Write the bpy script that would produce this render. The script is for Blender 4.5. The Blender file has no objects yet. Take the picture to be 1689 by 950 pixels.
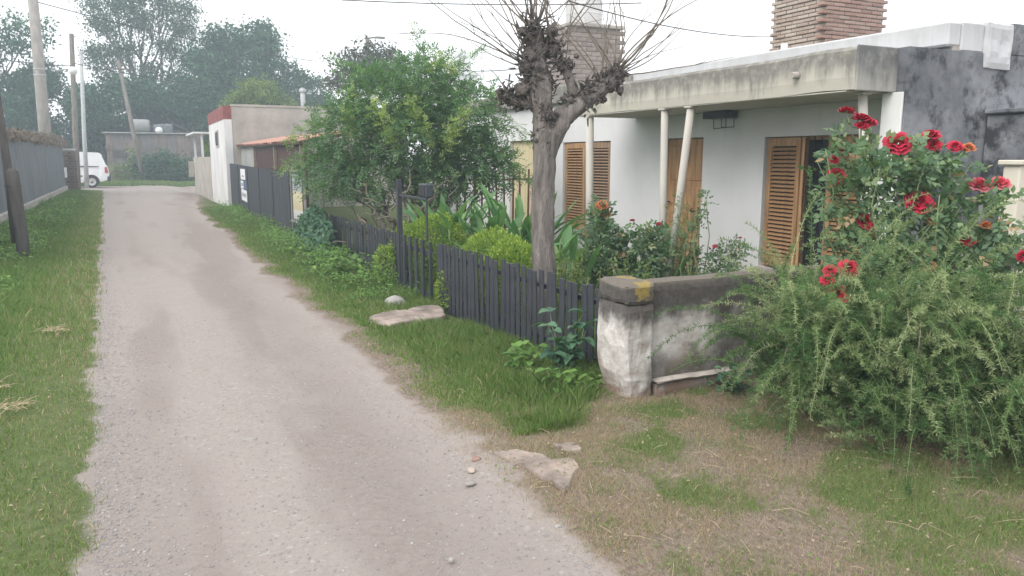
import bpy, bmesh, math, random
import numpy as np
from mathutils import Vector, Matrix, Quaternion

# ------------------------------------------------------------------ camera, sky, sun, exposure
scene = bpy.context.scene
R = math.radians
cam_d = bpy.data.cameras.new('camera'); cam = bpy.data.objects.new('camera', cam_d)
scene.collection.objects.link(cam); scene.camera = cam
cam.location = (0, 0, 1.62); cam.rotation_euler = (R(90 - 9.484), 0, R(-26.07))
cam_d.sensor_width = 36; cam_d.lens = 1275 / 1689 * 36; cam_d.clip_end = 3000; cam_d.clip_start = 0.05

SUN_EL, SUN_AZ = 42, 248           # degrees, azimuth clockwise from +Y (behind and left of the camera)
world = bpy.data.worlds.new('World'); scene.world = world; world.use_nodes = True
wn = world.node_tree; wn.nodes.clear()
w_out = wn.nodes.new('ShaderNodeOutputWorld'); w_bg = wn.nodes.new('ShaderNodeBackground')
sky_t = wn.nodes.new('ShaderNodeTexSky'); sky_t.sky_type = 'NISHITA'; sky_t.sun_disc = False
sky_t.sun_elevation = R(SUN_EL); sky_t.sun_rotation = R(SUN_AZ); sky_t.dust_density = 4
w_hs = wn.nodes.new('ShaderNodeHueSaturation'); w_hs.inputs['Saturation'].default_value = 0.25
w_mx = wn.nodes.new('ShaderNodeMix'); w_mx.data_type = 'RGBA'; w_mx.inputs[0].default_value = 0.86
w_mx.inputs[7].default_value = (10.05, 10.0, 10.2, 1)      # the closed cloud deck
wn.links.new(sky_t.outputs[0], w_hs.inputs['Color']); wn.links.new(w_hs.outputs[0], w_mx.inputs[6])
wn.links.new(w_mx.outputs[2], w_bg.inputs[0]); w_bg.inputs[1].default_value = 0.112
wn.links.new(w_bg.outputs[0], w_out.inputs[0])

sun_d = bpy.data.lights.new('sun', 'SUN'); sun = bpy.data.objects.new('sun', sun_d)
scene.collection.objects.link(sun)
sun_d.energy = 1.4; sun_d.angle = R(40); sun_d.color = (1, .96, .9)
_d = Vector((math.sin(R(SUN_AZ)) * math.cos(R(SUN_EL)), math.cos(R(SUN_AZ)) * math.cos(R(SUN_EL)), math.sin(R(SUN_EL))))
sun.rotation_euler = _d.to_track_quat('Z', 'Y').to_euler(); sun.location = _d * 60

vs = scene.view_settings
vs.view_transform = 'Standard'; vs.look = 'None'; vs.gamma = 1; vs.use_curve_mapping = False
vs.exposure = 0.72
scene.cycles.use_denoising = True; scene.cycles.max_bounces = 6; scene.cycles.transparent_max_bounces = 8
scene.cycles.diffuse_bounces = 3; scene.cycles.volume_bounces = 1; scene.cycles.caustics_reflective = False

# ------------------------------------------------------------------ helpers
rng = np.random.default_rng(11); random.seed(5)
COL = scene.collection

def _hash(ix, iy, iz):
    n = (ix.astype(np.int64) * 374761393 + iy.astype(np.int64) * 668265263 + iz.astype(np.int64) * 2147483647) & 0xffffffff
    n = ((n ^ (n >> 13)) * 1274126177) & 0xffffffff
    return ((n ^ (n >> 16)) & 0xffff) / 65535.0
def vnoise(x, y, z=0.0):
    x, y, z = np.broadcast_arrays(np.asarray(x, float), np.asarray(y, float), np.asarray(z, float))
    fx, fy, fz = np.floor(x), np.floor(y), np.floor(z)
    tx, ty, tz = x - fx, y - fy, z - fz
    tx, ty, tz = [t * t * (3 - 2 * t) for t in (tx, ty, tz)]
    r = 0
    for a in (0, 1):
        for b in (0, 1):
            for c in (0, 1):
                w = (tx if a else 1 - tx) * (ty if b else 1 - ty) * (tz if c else 1 - tz)
                r = r + w * _hash(fx + a, fy + b, fz + c)
    return r
def fbm(x, y, z=0.0, o=3):
    s, a, t = 0, 1.0, 0
    for k in range(o):
        s = s + a * vnoise(np.asarray(x) * 2 ** k + 17 * k, np.asarray(y) * 2 ** k - 9 * k, np.asarray(z) * 2 ** k); t += a; a *= .5
    return s / t
def sstep(a, b, x):
    t = np.clip((np.asarray(x, float) - a) / (b - a), 0, 1); return t * t * (3 - 2 * t)

def link(o, parent=None):
    COL.objects.link(o)
    if parent is not None: o.parent = parent
    return o
def tag(o, label=None, cat=None, group=None, kind=None):
    if label: o['label'] = label
    if cat: o['category'] = cat
    if group: o['group'] = group
    if kind: o['kind'] = kind
    return o
def thing(name, loc, label, cat, group=None):
    o = bpy.data.objects.new(name, None); o.empty_display_size = .1; o.location = loc; link(o)
    return tag(o, label, cat, group)
def np_mesh(name, V, Fc, tint=None, smooth=False):
    """mesh from arrays: V (n,3), Fc (m,k) one polygon size"""
    V = np.asarray(V, np.float32); Fc = np.asarray(Fc, np.int32)
    me = bpy.data.meshes.new(name); k = Fc.shape[1]
    me.vertices.add(len(V)); me.vertices.foreach_set('co', V.ravel())
    me.loops.add(Fc.size); me.loops.foreach_set('vertex_index', Fc.ravel())
    me.polygons.add(len(Fc)); me.polygons.foreach_set('loop_start', np.arange(0, Fc.size, k, dtype=np.int32))
    if smooth: me.polygons.foreach_set('use_smooth', np.ones(len(Fc), bool))
    if tint is not None:
        at = me.attributes.new('tint', 'FLOAT', 'POINT'); at.data.foreach_set('value', np.asarray(tint, np.float32))
    me.update(calc_edges=True)
    return me
def np_obj(name, V, Fc, m, parent=None, tint=None, smooth=False, origin=None):
    V = np.asarray(V, float)
    o0 = np.array(origin if origin is not None else (parent.matrix_basis.translation if parent is not None else (0, 0, 0)), float)
    me = np_mesh(name, V - o0, Fc, tint, smooth); me.materials.append(m)
    o = bpy.data.objects.new(name, me); link(o, parent)
    if parent is None: o.location = o0
    return o

class MB:
    """collects shapes given in world metres; build() links them as one mesh object"""
    def __init__(s): s.v, s.f, s.sm = [], [], []
    def add(s, vs_, fs, smooth=False):
        n = len(s.v); s.v += [tuple(map(float, v)) for v in vs_]
        s.f += [tuple(i + n for i in f) for f in fs]; s.sm += [smooth] * len(fs); return s
    def box(s, x0, x1, y0, y1, z0, z1, b=0.0, M=None):
        if b <= 0:
            vs_ = [(x, y, z) for z in (z0, z1) for x, y in ((x0, y0), (x1, y0), (x1, y1), (x0, y1))]
            fs = [(0, 3, 2, 1), (4, 5, 6, 7), (0, 1, 5, 4), (1, 2, 6, 5), (2, 3, 7, 6), (3, 0, 4, 7)]
        else:
            bm = bmesh.new(); bmesh.ops.create_cube(bm, size=1)
            for v in bm.verts:
                v.co = ((x0 + x1) / 2 + v.co.x * (x1 - x0), (y0 + y1) / 2 + v.co.y * (y1 - y0), (z0 + z1) / 2 + v.co.z * (z1 - z0))
            bmesh.ops.bevel(bm, geom=bm.edges[:], offset=b, segments=1, affect='EDGES', profile=.5)
            bm.verts.index_update()
            vs_ = [tuple(v.co) for v in bm.verts]; fs = [tuple(v.index for v in f.verts) for f in bm.faces]; bm.free()
        if M is not None: vs_ = [tuple(M @ Vector(v)) for v in vs_]
        return s.add(vs_, fs)
    def tube(s, pts, rad, n=8, cap=True, wob=0.0):
        P = [Vector(p) for p in pts]; rad = list(rad) if hasattr(rad, '__len__') else [rad] * len(P)
        rings = []; t = (P[1] - P[0]).normalized()
        u = t.orthogonal().normalized()
        for i, p in enumerate(P):
            t2 = (P[min(i + 1, len(P) - 1)] - P[max(i - 1, 0)])
            if t2.length > 1e-9: t2.normalize()
            else: t2 = t
            q = t.rotation_difference(t2); u = (q @ u).normalized(); t = t2; w = t.cross(u)
            rings.append([p + (u * math.cos(2 * math.pi * k / n) + w * math.sin(2 * math.pi * k / n)) * rad[i] * (1 + random.uniform(-wob, wob)) for k in range(n)])
        vs_ = [v for r in rings for v in r]; fs = []
        for i in range(len(P) - 1):
            for k in range(n):
                fs.append((i * n + k, i * n + (k + 1) % n, (i + 1) * n + (k + 1) % n, (i + 1) * n + k))
        s.add(vs_, fs, True)
        if cap:
            b = len(s.v) - len(vs_)
            s.f.append(tuple(b + k for k in range(n))[::-1]); s.f.append(tuple(b + (len(P) - 1) * n + k for k in range(n))); s.sm += [False, False]
        return s
    def lathe(s, prof, c, axis='z', n=20):
        vs_, fs = [], []
        for r, h in prof:
            for k in range(n):
                a = 2 * math.pi * k / n; x, y = r * math.cos(a), r * math.sin(a)
                vs_.append({'z': (c[0] + x, c[1] + y, c[2] + h), 'y': (c[0] + x, c[1] + h, c[2] + y), 'x': (c[0] + h, c[1] + x, c[2] + y)}[axis])
        for i in range(len(prof) - 1):
            for k in range(n): fs.append((i * n + k, i * n + (k + 1) % n, (i + 1) * n + (k + 1) % n, (i + 1) * n + k))
        return s.add(vs_, fs, True)
    def prism(s, poly, a0, a1, axis='y'):
        """polygon (u,v) extruded: axis 'y' -> (u,a,v); 'x' -> (a,u,v); 'z' -> (u,v,a)"""
        f = {'y': lambda u, v, a: (u, a, v), 'x': lambda u, v, a: (a, u, v), 'z': lambda u, v, a: (u, v, a)}[axis]
        n = len(poly); vs_ = [f(u, v, a) for a in (a0, a1) for u, v in poly]
        fs = [tuple(range(n))[::-1], tuple(range(n, 2 * n))] + [(k, (k + 1) % n, n + (k + 1) % n, n + k) for k in range(n)]
        return s.add(vs_, fs)
    def mesh(s, name, m, o0=(0, 0, 0)):
        me = bpy.data.meshes.new(name)
        me.from_pydata([(v[0] - o0[0], v[1] - o0[1], v[2] - o0[2]) for v in s.v], [], s.f)
        me.polygons.foreach_set('use_smooth', s.sm); me.materials.append(m)
        bm = bmesh.new(); bm.from_mesh(me); bmesh.ops.recalc_face_normals(bm, faces=bm.faces); bm.to_mesh(me); bm.free()
        return me
    def build(s, name, m, parent=None, origin=None):
        root = parent
        if parent is not None:
            o0 = Vector((0, 0, 0))
            p = parent
            while p is not None: o0 += p.location; p = p.parent
        else: o0 = Vector(origin or (0, 0, 0))
        o = bpy.data.objects.new(name, s.mesh(name, m, o0)); link(o, parent)
        if parent is None: o.location = o0
        return o
def piece(name, me, parent, loc, rot=(0, 0, 0), scale=(1, 1, 1)):
    """a piece that shares its mesh with its look-alikes; loc is local to the parent"""
    o = bpy.data.objects.new(name, me); link(o, parent); o.location = loc; o.rotation_euler = rot; o.scale = scale
    return o

# ------------------------------------------------------------------ materials
def mat(name):
    m = bpy.data.materials.new(name); m.use_nodes = True; nt = m.node_tree; b = nt.nodes['Principled BSDF']
    return m, nt, b
def nd(nt, t, **kw):
    n = nt.nodes.new(t)
    for k, v in kw.items(): setattr(n, k, v)
    return n
def noise(nt, scale, detail=4, rough=.55, coord='Object', stretch=(1, 1, 1), dist=0):
    tc = nd(nt, 'ShaderNodeTexCoord'); mp = nd(nt, 'ShaderNodeMapping'); mp.inputs['Scale'].default_value = stretch
    n = nd(nt, 'ShaderNodeTexNoise'); n.inputs['Scale'].default_value = scale; n.inputs['Detail'].default_value = detail
    n.inputs['Roughness'].default_value = rough; n.inputs['Distortion'].default_value = dist
    nt.links.new(tc.outputs[coord], mp.inputs[0]); nt.links.new(mp.outputs[0], n.inputs['Vector'])
    return n.outputs['Fac']
def ramp(nt, fac, stops):
    r = nd(nt, 'ShaderNodeValToRGB'); e = r.color_ramp.elements
    while len(e) > 1: e.remove(e[-1])
    e[0].position = stops[0][0]; e[0].color = (*stops[0][1], 1) if len(stops[0][1]) == 3 else stops[0][1]
    for p, c in stops[1:]:
        k = e.new(p); k.color = (*c, 1)
    nt.links.new(fac, r.inputs[0]); return r.outputs[0]
def mixc(nt, fac, a, b, mode='MIX'):
    m = nd(nt, 'ShaderNodeMix', data_type='RGBA', blend_type=mode)
    for s_, v in ((0, fac), (6, a), (7, b)):
        if hasattr(v, 'is_linked') or hasattr(v, 'links'): nt.links.new(v, m.inputs[s_])
        else: m.inputs[s_].default_value = v if s_ == 0 else (*v, 1)
    return m.outputs[2]
def math_(nt, op, a, b=None, clamp=False):
    m = nd(nt, 'ShaderNodeMath', operation=op, use_clamp=clamp)
    for i, v in enumerate((a, b)):
        if v is None: continue
        if hasattr(v, 'links'): nt.links.new(v, m.inputs[i])
        else: m.inputs[i].default_value = v
    return m.outputs[0]
def maprange(nt, v, a, b, c=0, d=1):
    m = nd(nt, 'ShaderNodeMapRange'); m.interpolation_type = 'SMOOTHSTEP'
    nt.links.new(v, m.inputs[0])
    for i, k in enumerate((a, b, c, d)): m.inputs[i + 1].default_value = k
    return m.outputs[0]
def bump(nt, b, h, strength=.3, dist=.01):
    n = nd(nt, 'ShaderNodeBump'); n.inputs['Strength'].default_value = strength; n.inputs['Distance'].default_value = dist
    nt.links.new(h, n.inputs['Height']); nt.links.new(n.outputs[0], b.inputs['Normal'])
def simple(name, c, rough=.7, var=.25, scale=6, stretch=(1, 1, 1), bstr=.15, metal=0, c2=None, bdist=.01, spec=.3):
    m, nt, b = mat(name); f = noise(nt, scale, 5, .6, stretch=stretch)
    c2 = c2 or tuple(k * (1 - var) for k in c); hi = tuple(min(1, k * (1 + var * .4)) for k in c)
    nt.links.new(ramp(nt, f, [(.3, c2), (.68, hi)]), b.inputs['Base Color'])
    b.inputs['Roughness'].default_value = rough; b.inputs['Metallic'].default_value = metal
    b.inputs['Specular IOR Level'].default_value = spec
    if bstr: bump(nt, b, noise(nt, scale * 6, 4, stretch=stretch), bstr, bdist)
    return m
def leafmat(name, stops, trans=.3, rough=.55):
    m, nt, b = mat(name); a = nd(nt, 'ShaderNodeAttribute'); a.attribute_name = 'tint'
    c = ramp(nt, a.outputs['Fac'], stops); nt.links.new(c, b.inputs['Base Color'])
    b.inputs['Roughness'].default_value = rough; b.inputs['Specular IOR Level'].default_value = .25
    if trans:
        t = nd(nt, 'ShaderNodeBsdfTranslucent'); nt.links.new(mixc(nt, 1.0, c, (1.1, 1.25, .7), 'MULTIPLY'), t.inputs[0])
        mx = nd(nt, 'ShaderNodeMixShader'); mx.inputs[0].default_value = trans
        nt.links.new(b.outputs[0], mx.inputs[1]); nt.links.new(t.outputs[0], mx.inputs[2])
        nt.links.new(mx.outputs[0], nt.nodes['Material Output'].inputs['Surface'])
    return m

M = {}
M['bark'] = simple('bark', (.225, .198, .182), .9, .62, 16, (1, 1, .16), 1.0, bdist=.03)
M['bark_dark'] = simple('bark_dark', (.12, .10, .085), .9, .5, 14, bstr=1, bdist=.03)
M['bark_knob'] = simple('bark_knob', (.21, .18, .165), .9, .6, 22, bstr=1, bdist=.03)
M['twig'] = simple('twig', (.20, .17, .14), .85, .3, 20, bstr=0)
M['dead_twig'] = simple('dead_twig', (.30, .25, .20), .85, .35, 20, bstr=0)
M['stem_green'] = simple('stem_green', (.20, .26, .12), .6, .3, 20, bstr=0)
M['fence'] = simple('fence_paint', (.040, .044, .056), .55, .35, 5, (3, 3, .6), .25, c2=(.022, .025, .033), spec=.45)
M['fence_sheet'] = simple('fence_sheet_paint', (.060, .066, .078), .55, .3, 2, (1, 3, .5), .1, spec=.4)
M['concrete'] = simple('concrete', (.40, .37, .34), .9, .35, 7, bstr=.4)
M['concrete_pale'] = simple('concrete_pale', (.47, .42, .38), .9, .3, 9, bstr=.5)
M['slab_pink'] = simple('pinkish_concrete', (.33, .27, .235), .92, .6, 5, bstr=.8)
M['rock'] = simple('pale_rock', (.36, .345, .33), .85, .35, 5, bstr=.4)
M['white_paint'] = simple('white_paint', (.74, .74, .73), .75, .08, 3, bstr=.1)
M['cream_paint'] = simple('cream_paint', (.62, .58, .49), .75, .14, 3, (1, 1, .5), .12)
M['cream_column'] = simple('cream_column', (.50, .475, .43), .75, .14, 3, (1, 1, .5), .12)
M['wood'] = simple('varnished_wood', (.43, .245, .12), .5, .5, 3, (6, 6, .7), .12)
M['wood_dark'] = simple('weathered_wood', (.29, .19, .125), .6, .35, 3, (6, 6, .7), .12)
M['yellow_door'] = simple('cream_yellow_door', (.62, .54, .34), .6, .14, 4, (4, 4, .5), .08)
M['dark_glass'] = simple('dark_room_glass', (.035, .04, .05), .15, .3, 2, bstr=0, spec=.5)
M['iron'] = simple('dark_iron', (.035, .035, .04), .5, .3, 20, bstr=.1)
M['lamp_black'] = simple('lamp_housing', (.05, .06, .075), .5, .3, 12, bstr=.1)
M['rust_fence'] = simple('rust_red_metal', (.20, .085, .06), .7, .35, 20, bstr=.1)
M['rust_sheet'] = simple('rusty_brown_sheet', (.085, .05, .042), .7, .35, 2, (1, 4, .4), .2)
M['zinc'] = simple('zinc_sheet', (.40, .40, .38), .5, .25, 4, (1, 1, .3), .1, metal=.2)
M['tile_roof'] = simple('clay_roof_tile', (.40, .225, .175), .85, .4, 3, bstr=.3)
M['grey_sheet'] = simple('grey_blue_sheet', (.145, .16, .18), .6, .3, 1.5, (1, 1, .4), .1)
M['green_sheet'] = simple('grey_green_sheet', (.10, .16, .15), .6, .25, 1.5, (1, 1, .4), .1)
M['pole_grey'] = simple('concrete_pole', (.31, .285, .265), .9, .3, 5, (1, 1, .4), .3)
M['post_dark'] = simple('dark_timber', (.095, .085, .08), .9, .4, 8, (2, 2, .3), .5)
M['pole_wood'] = simple('wooden_pole', (.19, .165, .145), .9, .4, 8, (2, 2, .3), .5)
M['pole_pale'] = simple('galvanised_pole', (.42, .43, .43), .6, .2, 8, bstr=.1)
M['wire'] = simple('wire', (.05, .05, .055), .6, .2, 8, bstr=0)
M['van_white'] = simple('van_white_paint', (.74, .75, .77), .3, .06, 2, bstr=0, spec=.5)
M['black_plastic'] = simple('black_plastic', (.04, .042, .046), .6, .2, 10, bstr=0)
M['tyre'] = simple('tyre_rubber', (.03, .03, .032), .85, .2, 10, bstr=.1)
M['rim'] = simple('steel_rim', (.52, .53, .54), .4, .15, 10, bstr=0, metal=.4)
M['tail_red'] = simple('tail_light', (.45, .05, .04), .3, .2, 10, bstr=0)
M['mortar'] = simple('mortar', (.30, .27, .24), .95, .25, 20, bstr=.4)
M['shack'] = simple('shack_boards', (.175, .135, .125), .9, .4, 3, (1, 1, .4), .3)
M['render_beige'] = simple('grey_beige_render', (.42, .385, .345), .9, .28, 1.6, (1, 1, 1), .2)
M['render_white'] = simple('weathered_white_render', (.66, .655, .65), .85, .22, 1.8, (1, 1, .4), .15)
M['red_band'] = simple('faded_red_paint', (.25, .08, .075), .85, .35, 5, bstr=.1)
M['paper_white'] = simple('poster_paper', (.72, .73, .74), .7, .08, 8, bstr=0)
M['paper_blue'] = simple('poster_blue', (.05, .12, .24), .7, .15, 8, bstr=0)
M['print_grey'] = simple('poster_print', (.30, .31, .34), .7, .2, 30, bstr=0)
M['rose_red'] = leafmat('rose_petal', [(0, (.25, .006, .020)), (.5, (.42, .012, .040)), (1, (.56, .05, .095))], 0, .6)
M['rose_pink'] = leafmat('rose_petal_faded', [(0, (.42, .02, .05)), (.5, (.60, .08, .12)), (1, (.74, .35, .38))], .2, .6)
M['rose_orange'] = leafmat('rose_petal_withered', [(0, (.35, .07, .03)), (.5, (.50, .16, .07)), (1, (.58, .28, .13))], .2, .6)
G = lambda *c: c
M['leaf_far'] = leafmat('far_tree_leaf', [(0, (0.019, 0.060, 0.028)), (0.5, (0.035, 0.105, 0.046)), (1, (0.073, 0.170, 0.071))], .2)
M['leaf_airy'] = leafmat('airy_tree_leaf', [(0, (0.045, 0.083, 0.050)), (0.5, (0.080, 0.132, 0.075)), (1, (0.130, 0.187, 0.100))], .25)
M['leaf_lime'] = leafmat('lime_tree_leaf', [(0, (0.090, 0.143, 0.039)), (0.5, (0.158, 0.225, 0.065)), (1, (0.255, 0.300, 0.085))], .3)
M['leaf_greytree'] = leafmat('grey_tree_leaf', [(0, (.09, .10, .10)), (.5, (.14, .15, .14)), (1, (.19, .19, .17))], .25)
M['leaf_bush'] = leafmat('garden_tree_leaf', [(0, (0.066, 0.141, 0.081)), (0.45, (0.141, 0.254, 0.119)), (0.8, (0.236, 0.349, 0.125)), (1, (0.403, 0.482, 0.158))], .35)
M['leaf_hedge'] = leafmat('clipped_shrub_leaf', [(0, (0.108, 0.187, 0.033)), (0.5, (0.230, 0.346, 0.060)), (1, (0.475, 0.547, 0.128))], .35)
M['leaf_broad'] = leafmat('broad_leaf', [(0, (0.055, 0.138, 0.059)), (0.5, (0.120, 0.248, 0.092)), (1, (0.276, 0.423, 0.166))], .3, .4)
M['leaf_rose'] = leafmat('rose_leaf', [(0, (0.056, 0.116, 0.064)), (0.45, (0.125, 0.209, 0.110)), (0.8, (0.258, 0.346, 0.168)), (1, (0.419, 0.290, 0.168))], .3, .45)
M['leaf_ivy'] = leafmat('vine_leaf', [(0, (0.037, 0.093, 0.060)), (0.5, (0.076, 0.170, 0.099)), (1, (0.187, 0.289, 0.170))], .25, .45)
M['leaf_asp'] = leafmat('asparagus_needle', [(0, (.05, .12, .042)), (.45, (.130, .225, .080)), (.75, (.24, .315, .145)), (1, (.43, .475, .27))], .3)
M['asp_stem'] = leafmat('asparagus_stem', [(0, (0.081, 0.138, 0.052)), (0.5, (0.230, 0.276, 0.127)), (1, (0.460, 0.471, 0.287))], 0)
M['leaf_weed'] = leafmat('weed_leaf', [(0, (0.056, 0.131, 0.034)), (0.5, (0.129, 0.246, 0.054)), (1, (0.258, 0.385, 0.108))], .3)
M['grass'] = leafmat('grass_blade', [(0, (0.078, 0.144, 0.034)), (0.4, (0.157, 0.249, 0.069)), (0.62, (0.251, 0.302, 0.116)), (0.74, (0.280, 0.221, 0.154)), (1, (0.515, 0.400, 0.292))], .3)
M['dry_vine'] = leafmat('dry_vine_leaf', [(0, (0.091, 0.070, 0.058)), (0.5, (0.154, 0.115, 0.094)), (1, (0.196, 0.161, 0.108))], .2)

# mildewed render for the low garden wall and its corner pier (stains with their own outlines)
def mildew_mat():
    m, nt, b = mat('mildewed_render'); tc = nd(nt, 'ShaderNodeTexCoord'); sp = nd(nt, 'ShaderNodeSeparateXYZ')
    nt.links.new(tc.outputs['Object'], sp.inputs[0]); X, Y, Z = sp.outputs
    n1 = noise(nt, 3.5, 5, .6); n2 = noise(nt, 9, 5, .65); n3 = noise(nt, 30, 4); ns = noise(nt, 7, 4, .6, stretch=(1, 1, .18))
    base = ramp(nt, n2, [(.3, (.36, .32, .29)), (.55, (.56, .53, .51)), (.75, (.66, .64, .62))])
    base = mixc(nt, maprange(nt, n1, .50, .66, 0, .8), base, (.30, .245, .20))
    # black mould: strong near the top, tongues reaching down, a second belt low on the panel
    zz = math_(nt, 'ADD', math_(nt, 'ADD', Z, math_(nt, 'MULTIPLY', math_(nt, 'SUBTRACT', ns, .5), .25)), math_(nt, 'MULTIPLY', math_(nt, 'SUBTRACT', n1, .5), .5))
    top = maprange(nt, zz, .42, .60)
    xf = maprange(nt, X, .18, .26)
    low = math_(nt, 'MULTIPLY', math_(nt, 'SUBTRACT', 1.0, maprange(nt, math_(nt, 'ADD', Z, math_(nt, 'MULTIPLY', n1, .22)), .28, .44)), xf)
    right = maprange(nt, math_(nt, 'ADD', X, math_(nt, 'MULTIPLY', math_(nt, 'SUBTRACT', n1, .5), 1.6)), .6, 1.1)
    mould = math_(nt, 'MAXIMUM', math_(nt, 'MULTIPLY', top, .93), math_(nt, 'MAXIMUM', math_(nt, 'MULTIPLY', low, .7), math_(nt, 'MULTIPLY', right, .8)))
    mould = math_(nt, 'MULTIPLY', mould, maprange(nt, n2, .12, .42, .62, 1))
    c = mixc(nt, mould, base, ramp(nt, n3, [(.3, (.040, .037, .036)), (.75, (.085, .075, .066))]))
    # weathered rim along the top edge
    c = mixc(nt, math_(nt, 'MULTIPLY', maprange(nt, math_(nt, 'ADD', Z, math_(nt, 'MULTIPLY', n2, .06)), .775, .815), .45), c, (.22, .19, .15))
    # worn plaster down at the foot shows brick dust
    ft = math_(nt, 'SUBTRACT', 1.0, maprange(nt, math_(nt, 'ADD', Z, math_(nt, 'MULTIPLY', math_(nt, 'SUBTRACT', n2, .5), .22)), .04, .10))
    c = mixc(nt, math_(nt, 'MULTIPLY', ft, maprange(nt, n1, .3, .6)), c, (.22, .155, .125))
    # yellow lichen on the pier cap
    px = math_(nt, 'SUBTRACT', X, .20); pz = math_(nt, 'SUBTRACT', Z, .74)
    d = math_(nt, 'ADD', math_(nt, 'MULTIPLY', px, px), math_(nt, 'MULTIPLY', math_(nt, 'MULTIPLY', pz, pz), 2.2))
    lich = math_(nt, 'MULTIPLY', math_(nt, 'SUBTRACT', 1.0, maprange(nt, math_(nt, 'ADD', d, math_(nt, 'MULTIPLY', math_(nt, 'SUBTRACT', n2, .5), .09)), .002, .012)), .55)
    c = mixc(nt, lich, c, (.36, .26, .045))
    nt.links.new(c, b.inputs['Base Color']); b.inputs['Roughness'].default_value = .92; b.inputs['Specular IOR Level'].default_value = .2
    bump(nt, b, n3, .5, .015)
    return m
M['mildew'] = mildew_mat()

def streak_mat(name, base, dark, zlo, zhi, amt, sc=5.0, hi=None, axis_stretch=(1, 1, .07), damp=False):
    """paint with black run-off streaks that hang from the top edge"""
    m, nt, b = mat(name); tc = nd(nt, 'ShaderNodeTexCoord'); sp = nd(nt, 'ShaderNodeSeparateXYZ')
    nt.links.new(tc.outputs['Object'], sp.inputs[0]); Z = sp.outputs[2]
    ns = noise(nt, sc, 5, .7, stretch=axis_stretch); n1 = noise(nt, 1.2, 4); n2 = noise(nt, 12, 4)
    c = ramp(nt, n1, [(.3, tuple(k * .88 for k in base)), (.7, base)])
    zr = math_(nt, 'MULTIPLY', maprange(nt, math_(nt, 'ADD', Z, math_(nt, 'MULTIPLY', math_(nt, 'SUBTRACT', ns, .5), (zhi - zlo) * 2.2)), zlo, zhi), maprange(nt, n2, .2, .6, .5, 1))
    c = mixc(nt, math_(nt, 'MULTIPLY', zr, amt), c, dark)
    st = maprange(nt, ns, .60, .74)
    if damp:      # rising damp with a ragged upper edge, old patching
        dz = math_(nt, 'SUBTRACT', 1.0, maprange(nt, math_(nt, 'ADD', Z, math_(nt, 'MULTIPLY', math_(nt, 'SUBTRACT', noise(nt, 2.2, 6, .7), .5), -1.1)), .1, .75))
        c = mixc(nt, math_(nt, 'MULTIPLY', dz, .5), c, (.42, .40, .37)); c = mixc(nt, maprange(nt, noise(nt, .9, 5, .6), .56, .62, 0, .12), c, (.50, .50, .50))
    c = mixc(nt, math_(nt, 'MULTIPLY', st, amt * .55), c, dark)
    nt.links.new(c, b.inputs['Base Color']); b.inputs['Roughness'].default_value = .85; b.inputs['Specular IOR Level'].default_value = .2
    bump(nt, b, n2, .2, .01)
    return m
M['fascia'] = streak_mat('stained_cream_fascia', (.53, .50, .43), (.15, .145, .135), 2.48, 2.74, .88)
M['fascia_grey'] = streak_mat('blackened_fascia_end', (.40, .39, .36), (.10, .105, .11), 2.35, 2.75, .85)
M['house_white'] = streak_mat('house_white_wall', (.70, .695, .70), (.42, .41, .41), 2.3, 3.3, .35, 3.0, damp=True)
M['parapet'] = streak_mat('parapet_whitewash', (.60, .61, .63), (.36, .36, .36), 2.85, 3.2, .5, 4.0)
M['soffit'] = simple('soffit_paint', (.56, .53, .48), .85, .12, 1.5, bstr=.1)

def dark_wall_mat():
    m, nt, b = mat('blackened_side_wall'); n1 = noise(nt, 1.1, 5, .6); n2 = noise(nt, 6, 6, .7); ns = noise(nt, 4, 4, .6, stretch=(1, 1, .1))
    c = ramp(nt, n2, [(.25, (.075, .080, .092)), (.75, (.17, .18, .198))])
    c = mixc(nt, maprange(nt, n1, .42, .66), c, (.27, .28, .30)); c = mixc(nt, math_(nt, 'MULTIPLY', maprange(nt, ns, .60, .68), .55), c, (.36, .37, .39)); c = mixc(nt, maprange(nt, noise(nt, 2.6, 6, .7), .48, .64), c, (.035, .038, .046))
    nt.links.new(c, b.inputs['Base Color']); b.inputs['Roughness'].default_value = .9; bump(nt, b, n2, .4, .02)
    return m
M['dark_wall'] = dark_wall_mat()

def brick_mat(name, cols):
    m, nt, b = mat(name); oi = nd(nt, 'ShaderNodeObjectInfo'); n = noise(nt, 14, 5, .65)
    c = ramp(nt, oi.outputs['Random'], cols); c = mixc(nt, maprange(nt, n, .45, .8, 0, .7), c, (.40, .36, .32))
    nt.links.new(c, b.inputs['Base Color']); b.inputs['Roughness'].default_value = .92; bump(nt, b, n, .6, .02)
    return m
M['brick'] = brick_mat('old_red_brick', [(0, (.24, .145, .12)), (.35, (.31, .19, .155)), (.7, (.35, .235, .195)), (1, (.30, .24, .21))])
M['brick_pale'] = brick_mat('plaster_smeared_brick', [(0, (.30, .22, .18)), (.4, (.37, .30, .25)), (.75, (.42, .36, .30)), (1, (.33, .24, .20))])
M['brick_grey'] = brick_mat('grey_brown_brick', [(0, (.19, .155, .14)), (.5, (.24, .20, .18)), (1, (.28, .235, .215))])

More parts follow.
